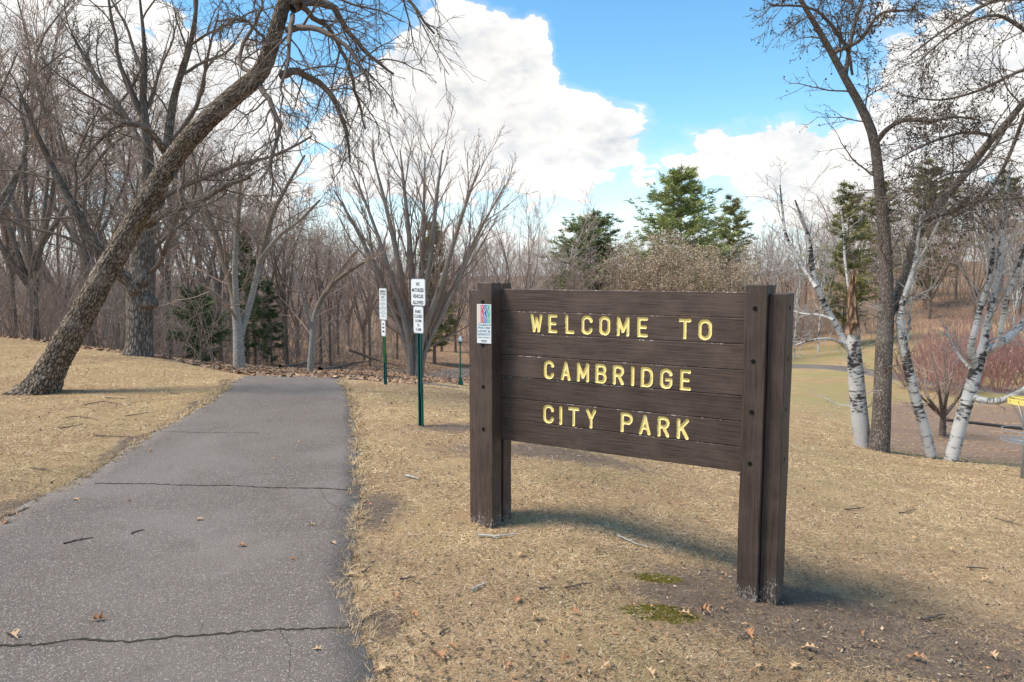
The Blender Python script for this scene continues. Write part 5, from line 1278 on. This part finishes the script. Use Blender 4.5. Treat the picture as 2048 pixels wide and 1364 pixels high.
tag(lo, 'brown fallen leaves covering the wood floor', 'leaf litter', kind='stuff')
# crumbs of leaf and bark in the near grass
nc = 16000
px = rng.uniform(-100, 2150, nc); row = rng.uniform(800, 1480, nc); sl = np.tan(PITCH + np.arctan((row - 682) / F)); Yk = H / sl
for _ in range(3): Yk = (H - g(bear(px, Yk), Yk)) / sl
xk = bear(px, Yk); kk = ~on_path(xk, Yk) & (Yk < 17); xk, Yk = xk[kk], Yk[kk]; nc = len(xk)
C = np.stack([xk, Yk, g(xk, Yk) + rng.uniform(.012, .03, nc)], 1); a = rng.normal(0, 1, (nc, 3)); a[:, 2] *= .3; a /= np.linalg.norm(a, axis=1, keepdims=True)
b = np.cross(a, np.array([0, 0, 1.]) + rng.normal(0, .3, (nc, 3))); b /= np.linalg.norm(b, axis=1, keepdims=True)
s = rng.uniform(.005, .02, (nc, 1)) * (1 + np.clip(Yk - 6, 0, 9) / 9)[:, None]; el_ = rng.uniform(.15, .6, (nc, 1)); V = np.stack([C - a * s, C + b * s * el_, C + a * s, C - b * s * el_], 1).reshape(-1, 3); k = np.arange(nc)[:, None] * 4
lc = np.array([[.12, .085, .06], [.07, .05, .04], [.36, .19, .10], [.42, .33, .22], [.2, .13, .08]])[rng.choice(5, nc, p=[.3, .25, .15, .12, .18])] * rng.uniform(.8, 1.2, (nc, 1))
to_ = obj('ground_debris', npmesh('ground_debris', V, None, np.concatenate([k + np.array([[0, 1, 2]]), k + np.array([[0, 2, 3]])]), M['blade'], False, {'tint': ('FLOAT_COLOR', np.repeat(np.concatenate([lc, np.ones((nc, 1))], 1), 4, 0))}))
tag(to_, 'small crumbs of bark and leaf scattered through the lawn', 'debris', kind='stuff')
# lobed oak leaves, one by one
def oak_leaf_mesh(m, seed):
    r = np.random.default_rng(seed); k = 15; t = np.linspace(0, 1, k)
    wv = np.sin(math.pi * t ** .85) * (.42 + .34 * np.sin(t * 21 + r.uniform(0, 2))) ; wv = np.maximum(wv, .035); wv[0] = .02; wv[-1] = .02
    curl = r.uniform(.2, .6); V = []
    for i_ in range(k):
        z = .10 * math.sin(t[i_] * 3.0 + r.uniform(-.2, .2)) * r.uniform(.6, 1.2)
        for s_ in (-1, -.5, 0, .5, 1):
            V.append((s_ * wv[i_] * .5 * (1 if s_ < 0 else r.uniform(.8, 1.1)), t[i_] - .5, z + curl * (abs(s_) * wv[i_]) ** 1.5 + .03))
    Q = [(a * 5 + b, a * 5 + b + 1, a * 5 + b + 6, a * 5 + b + 5) for a in range(k - 1) for b in range(4)]
    V += [(-.012, -.5, .03), (.012, -.5, .03), (.012, -.72, .05), (-.012, -.72, .05)]; n0_ = k * 5; Q.append((n0_, n0_ + 1, n0_ + 2, n0_ + 3))
    return npmesh('oak_leaf', V, Q, None, m, True)
LM_ = [oak_leaf_mesh(M['leaf_o'] if s_ % 2 else M['leaf_t'], s_) for s_ in range(6)]
def leaf(px, py, size, kind, label, group=None):
    p = hit(px, py); o = obj('oak_leaf', LM_[kind]); pa = on_path(p[0], p[1])
    o.location = (p[0], p[1], p[2] + (.013 if pa else .02)); o.scale = (size * rng.uniform(.55, .95), size * rng.uniform(.7, .95), size * rng.uniform(.7, 1.1)); o.rotation_euler = (rng.normal(0, .12), rng.normal(0, .12), rng.uniform(0, 6.28))
    tag(o, label, 'leaf', group)
for px, py, s_, k, l in [(25, 1279, .15, 0, 'large tan oak leaf on the path by the lower crack'), (197, 1248, .12, 1, 'orange curled oak leaf on the path above the lower crack'), (485, 1096, .13, 3, 'widest orange lobed leaf lying mid path'),
                         (585, 1123, .07, 5, 'small reddish leaf on the path below the orange lobed leaf'), (400, 1043, .09, 2, 'pale tan leaf on the path below the upper crack'), (624, 1056, .08, 4, 'tan leaf on the path near the lawn edge'),
                         (667, 1091, .10, 0, 'flat tan leaf at the path edge near the bare soil'), (152, 1003, .09, 2, 'pale leaf on the path just below the upper crack at the soil side'), (258, 1006, .07, 5, 'dark brown leaf below the upper crack'),
                         (550, 921, .07, 2, 'small pale leaf on the path above the upper crack'), (597, 886, .08, 4, 'pale leaf on the path well above the upper crack'), (432, 884, .06, 2, 'tiny pale leaf on the path beside the tree side lawn'),
                         (10, 1049, .12, 1, 'orange leaf at the lawn corner of the path'), (705, 1158, .13, 0, 'tan leaf sticking out of the grass onto the path'), (636, 1304, .07, 2, 'small pale leaf just below the lower crack'),
                         (1500, 1276, .13, 1, 'bright orange oak leaf on dark soil at the foot of the sign')]:
    leaf(px, py, s_, k, l)
for px, py, s_, k in [(825, 1240, .12, 1), (790, 1198, .11, 3), (1035, 1208, .12, 3), (1042, 1116, .11, 0), (1076, 1245, .12, 4), (1150, 1232, .10, 1), (1213, 1340, .13, 0), (1517, 1338, .11, 0), (1620, 1303, .12, 2), (1722, 1278, .09, 1), (1836, 1325, .14, 3), (1748, 1296, .1, 2),
                      (1866, 1157, .12, 0), (1973, 1166, .12, 4), (1652, 1150, .09, 2), (1405, 1045, .08, 5), (1360, 1010, .07, 3), (1262, 1015, .08, 1), (1160, 975, .08, 3), (880, 1322, .12, 1), (905, 1300, .1, 3), (770, 1345, .12, 0), (1830, 1080, .1, 0), (1900, 1102, .1, 4), (1300, 1355, .11, 2), (1130, 1330, .1, 1),
                      (1015, 1340, .1, 3), (300, 905, .09, 1), (340, 800, .08, 3), (845, 955, .07, 1), (760, 915, .07, 3), (1985, 1320, .12, 4), (1410, 1232, .11, 1), (1370, 1235, .1, 2), (1590, 1340, .1, 2)]:
    leaf(px, py, s_, k, 'curled dry oak leaf lying in the tan grass', 'dry oak leaves in the lawn')
def stick(pts, r, m, label, group=None):
    A = np.array([hit(*p) for p in pts]); P = catmull(A, 10); P[:, :2] += rng.normal(0, .006, (10, 2)); P[:, 2] = g(P[:, 0], P[:, 1]) + r * .9 + (.012 if on_path(P[5, 0], P[5, 1]) else .014)
    R = np.linspace(r, r * .5, 10); b = P[0].copy()
    sp = grow(P[None], R[None], **SP(2, 4, .3, .8, (.6, .2), .3, .6, .05, (0, 0, 0), .5)); sp[0][..., 2] = np.maximum(sp[0][..., 2], P[:, 2].min())
    o = obj('stick', tube_mesh('stick', [(P[None] - b, R[None], 6), (sp[0] - b, sp[1], 4)], M[m]), None, tuple(b)); tag(o, label, 'stick', group)
for pts, r, m, l in [([(125, 1093), (155, 1086), (188, 1079)], .008, 'stick', 'thin dark twig lying on the path'), ([(262, 1072), (275, 1068), (289, 1063)], .007, 'stick', 'short dark twig beside the thin twig on the path'),
                     ([(1235, 1076), (1260, 1088), (1298, 1101)], .009, 'stick_pale', 'pale bent stick in the grass beneath the sign planks'), ([(957, 1077), (990, 1078), (1035, 1074)], .011, 'stick_pale', 'weathered stick at the foot of the post with the emblem'),
                     ([(812, 956), (825, 959), (838, 962)], .014, 'stick_pale', 'short thick pale stick in the grass near the path edge'), ([(945, 1188), (958, 1180), (968, 1172)], .011, 'stick_pale', 'short grey stick lying alone in the lawn'),
                     ([(1935, 1140), (1955, 1141), (1978, 1142)], .009, 'stick', 'straight dark stick in the lawn below the basket'), ([(1840, 1245), (1865, 1240), (1888, 1234)], .01, 'stick', 'dark branching stick on the bare soil right of the sign')]:
    stick(pts, r, m, l)
for pts in ([(130, 838), (160, 836), (195, 842)], [(170, 812), (205, 806), (245, 812)], [(60, 940), (100, 944)], [(340, 788), (360, 790)], [(190, 873), (230, 876), (275, 877)], [(20, 1035), (55, 1020)], [(1800, 1030), (1830, 1022)], [(1990, 1040), (2045, 1056)],
            [(878, 1275), (895, 1262)], [(725, 1150), (740, 1140)], [(800, 1165), (830, 1160)], [(1080, 1180), (1110, 1181)], [(1130, 1183), (1180, 1172)], [(1690, 1022), (1730, 1018)], [(210, 797), (250, 800)], [(120, 860), (165, 852)], [(250, 835), (300, 828)]):
    stick(pts, .008, 'stick', 'small dark twig scattered in the dry lawn', 'twigs in the dry lawn')
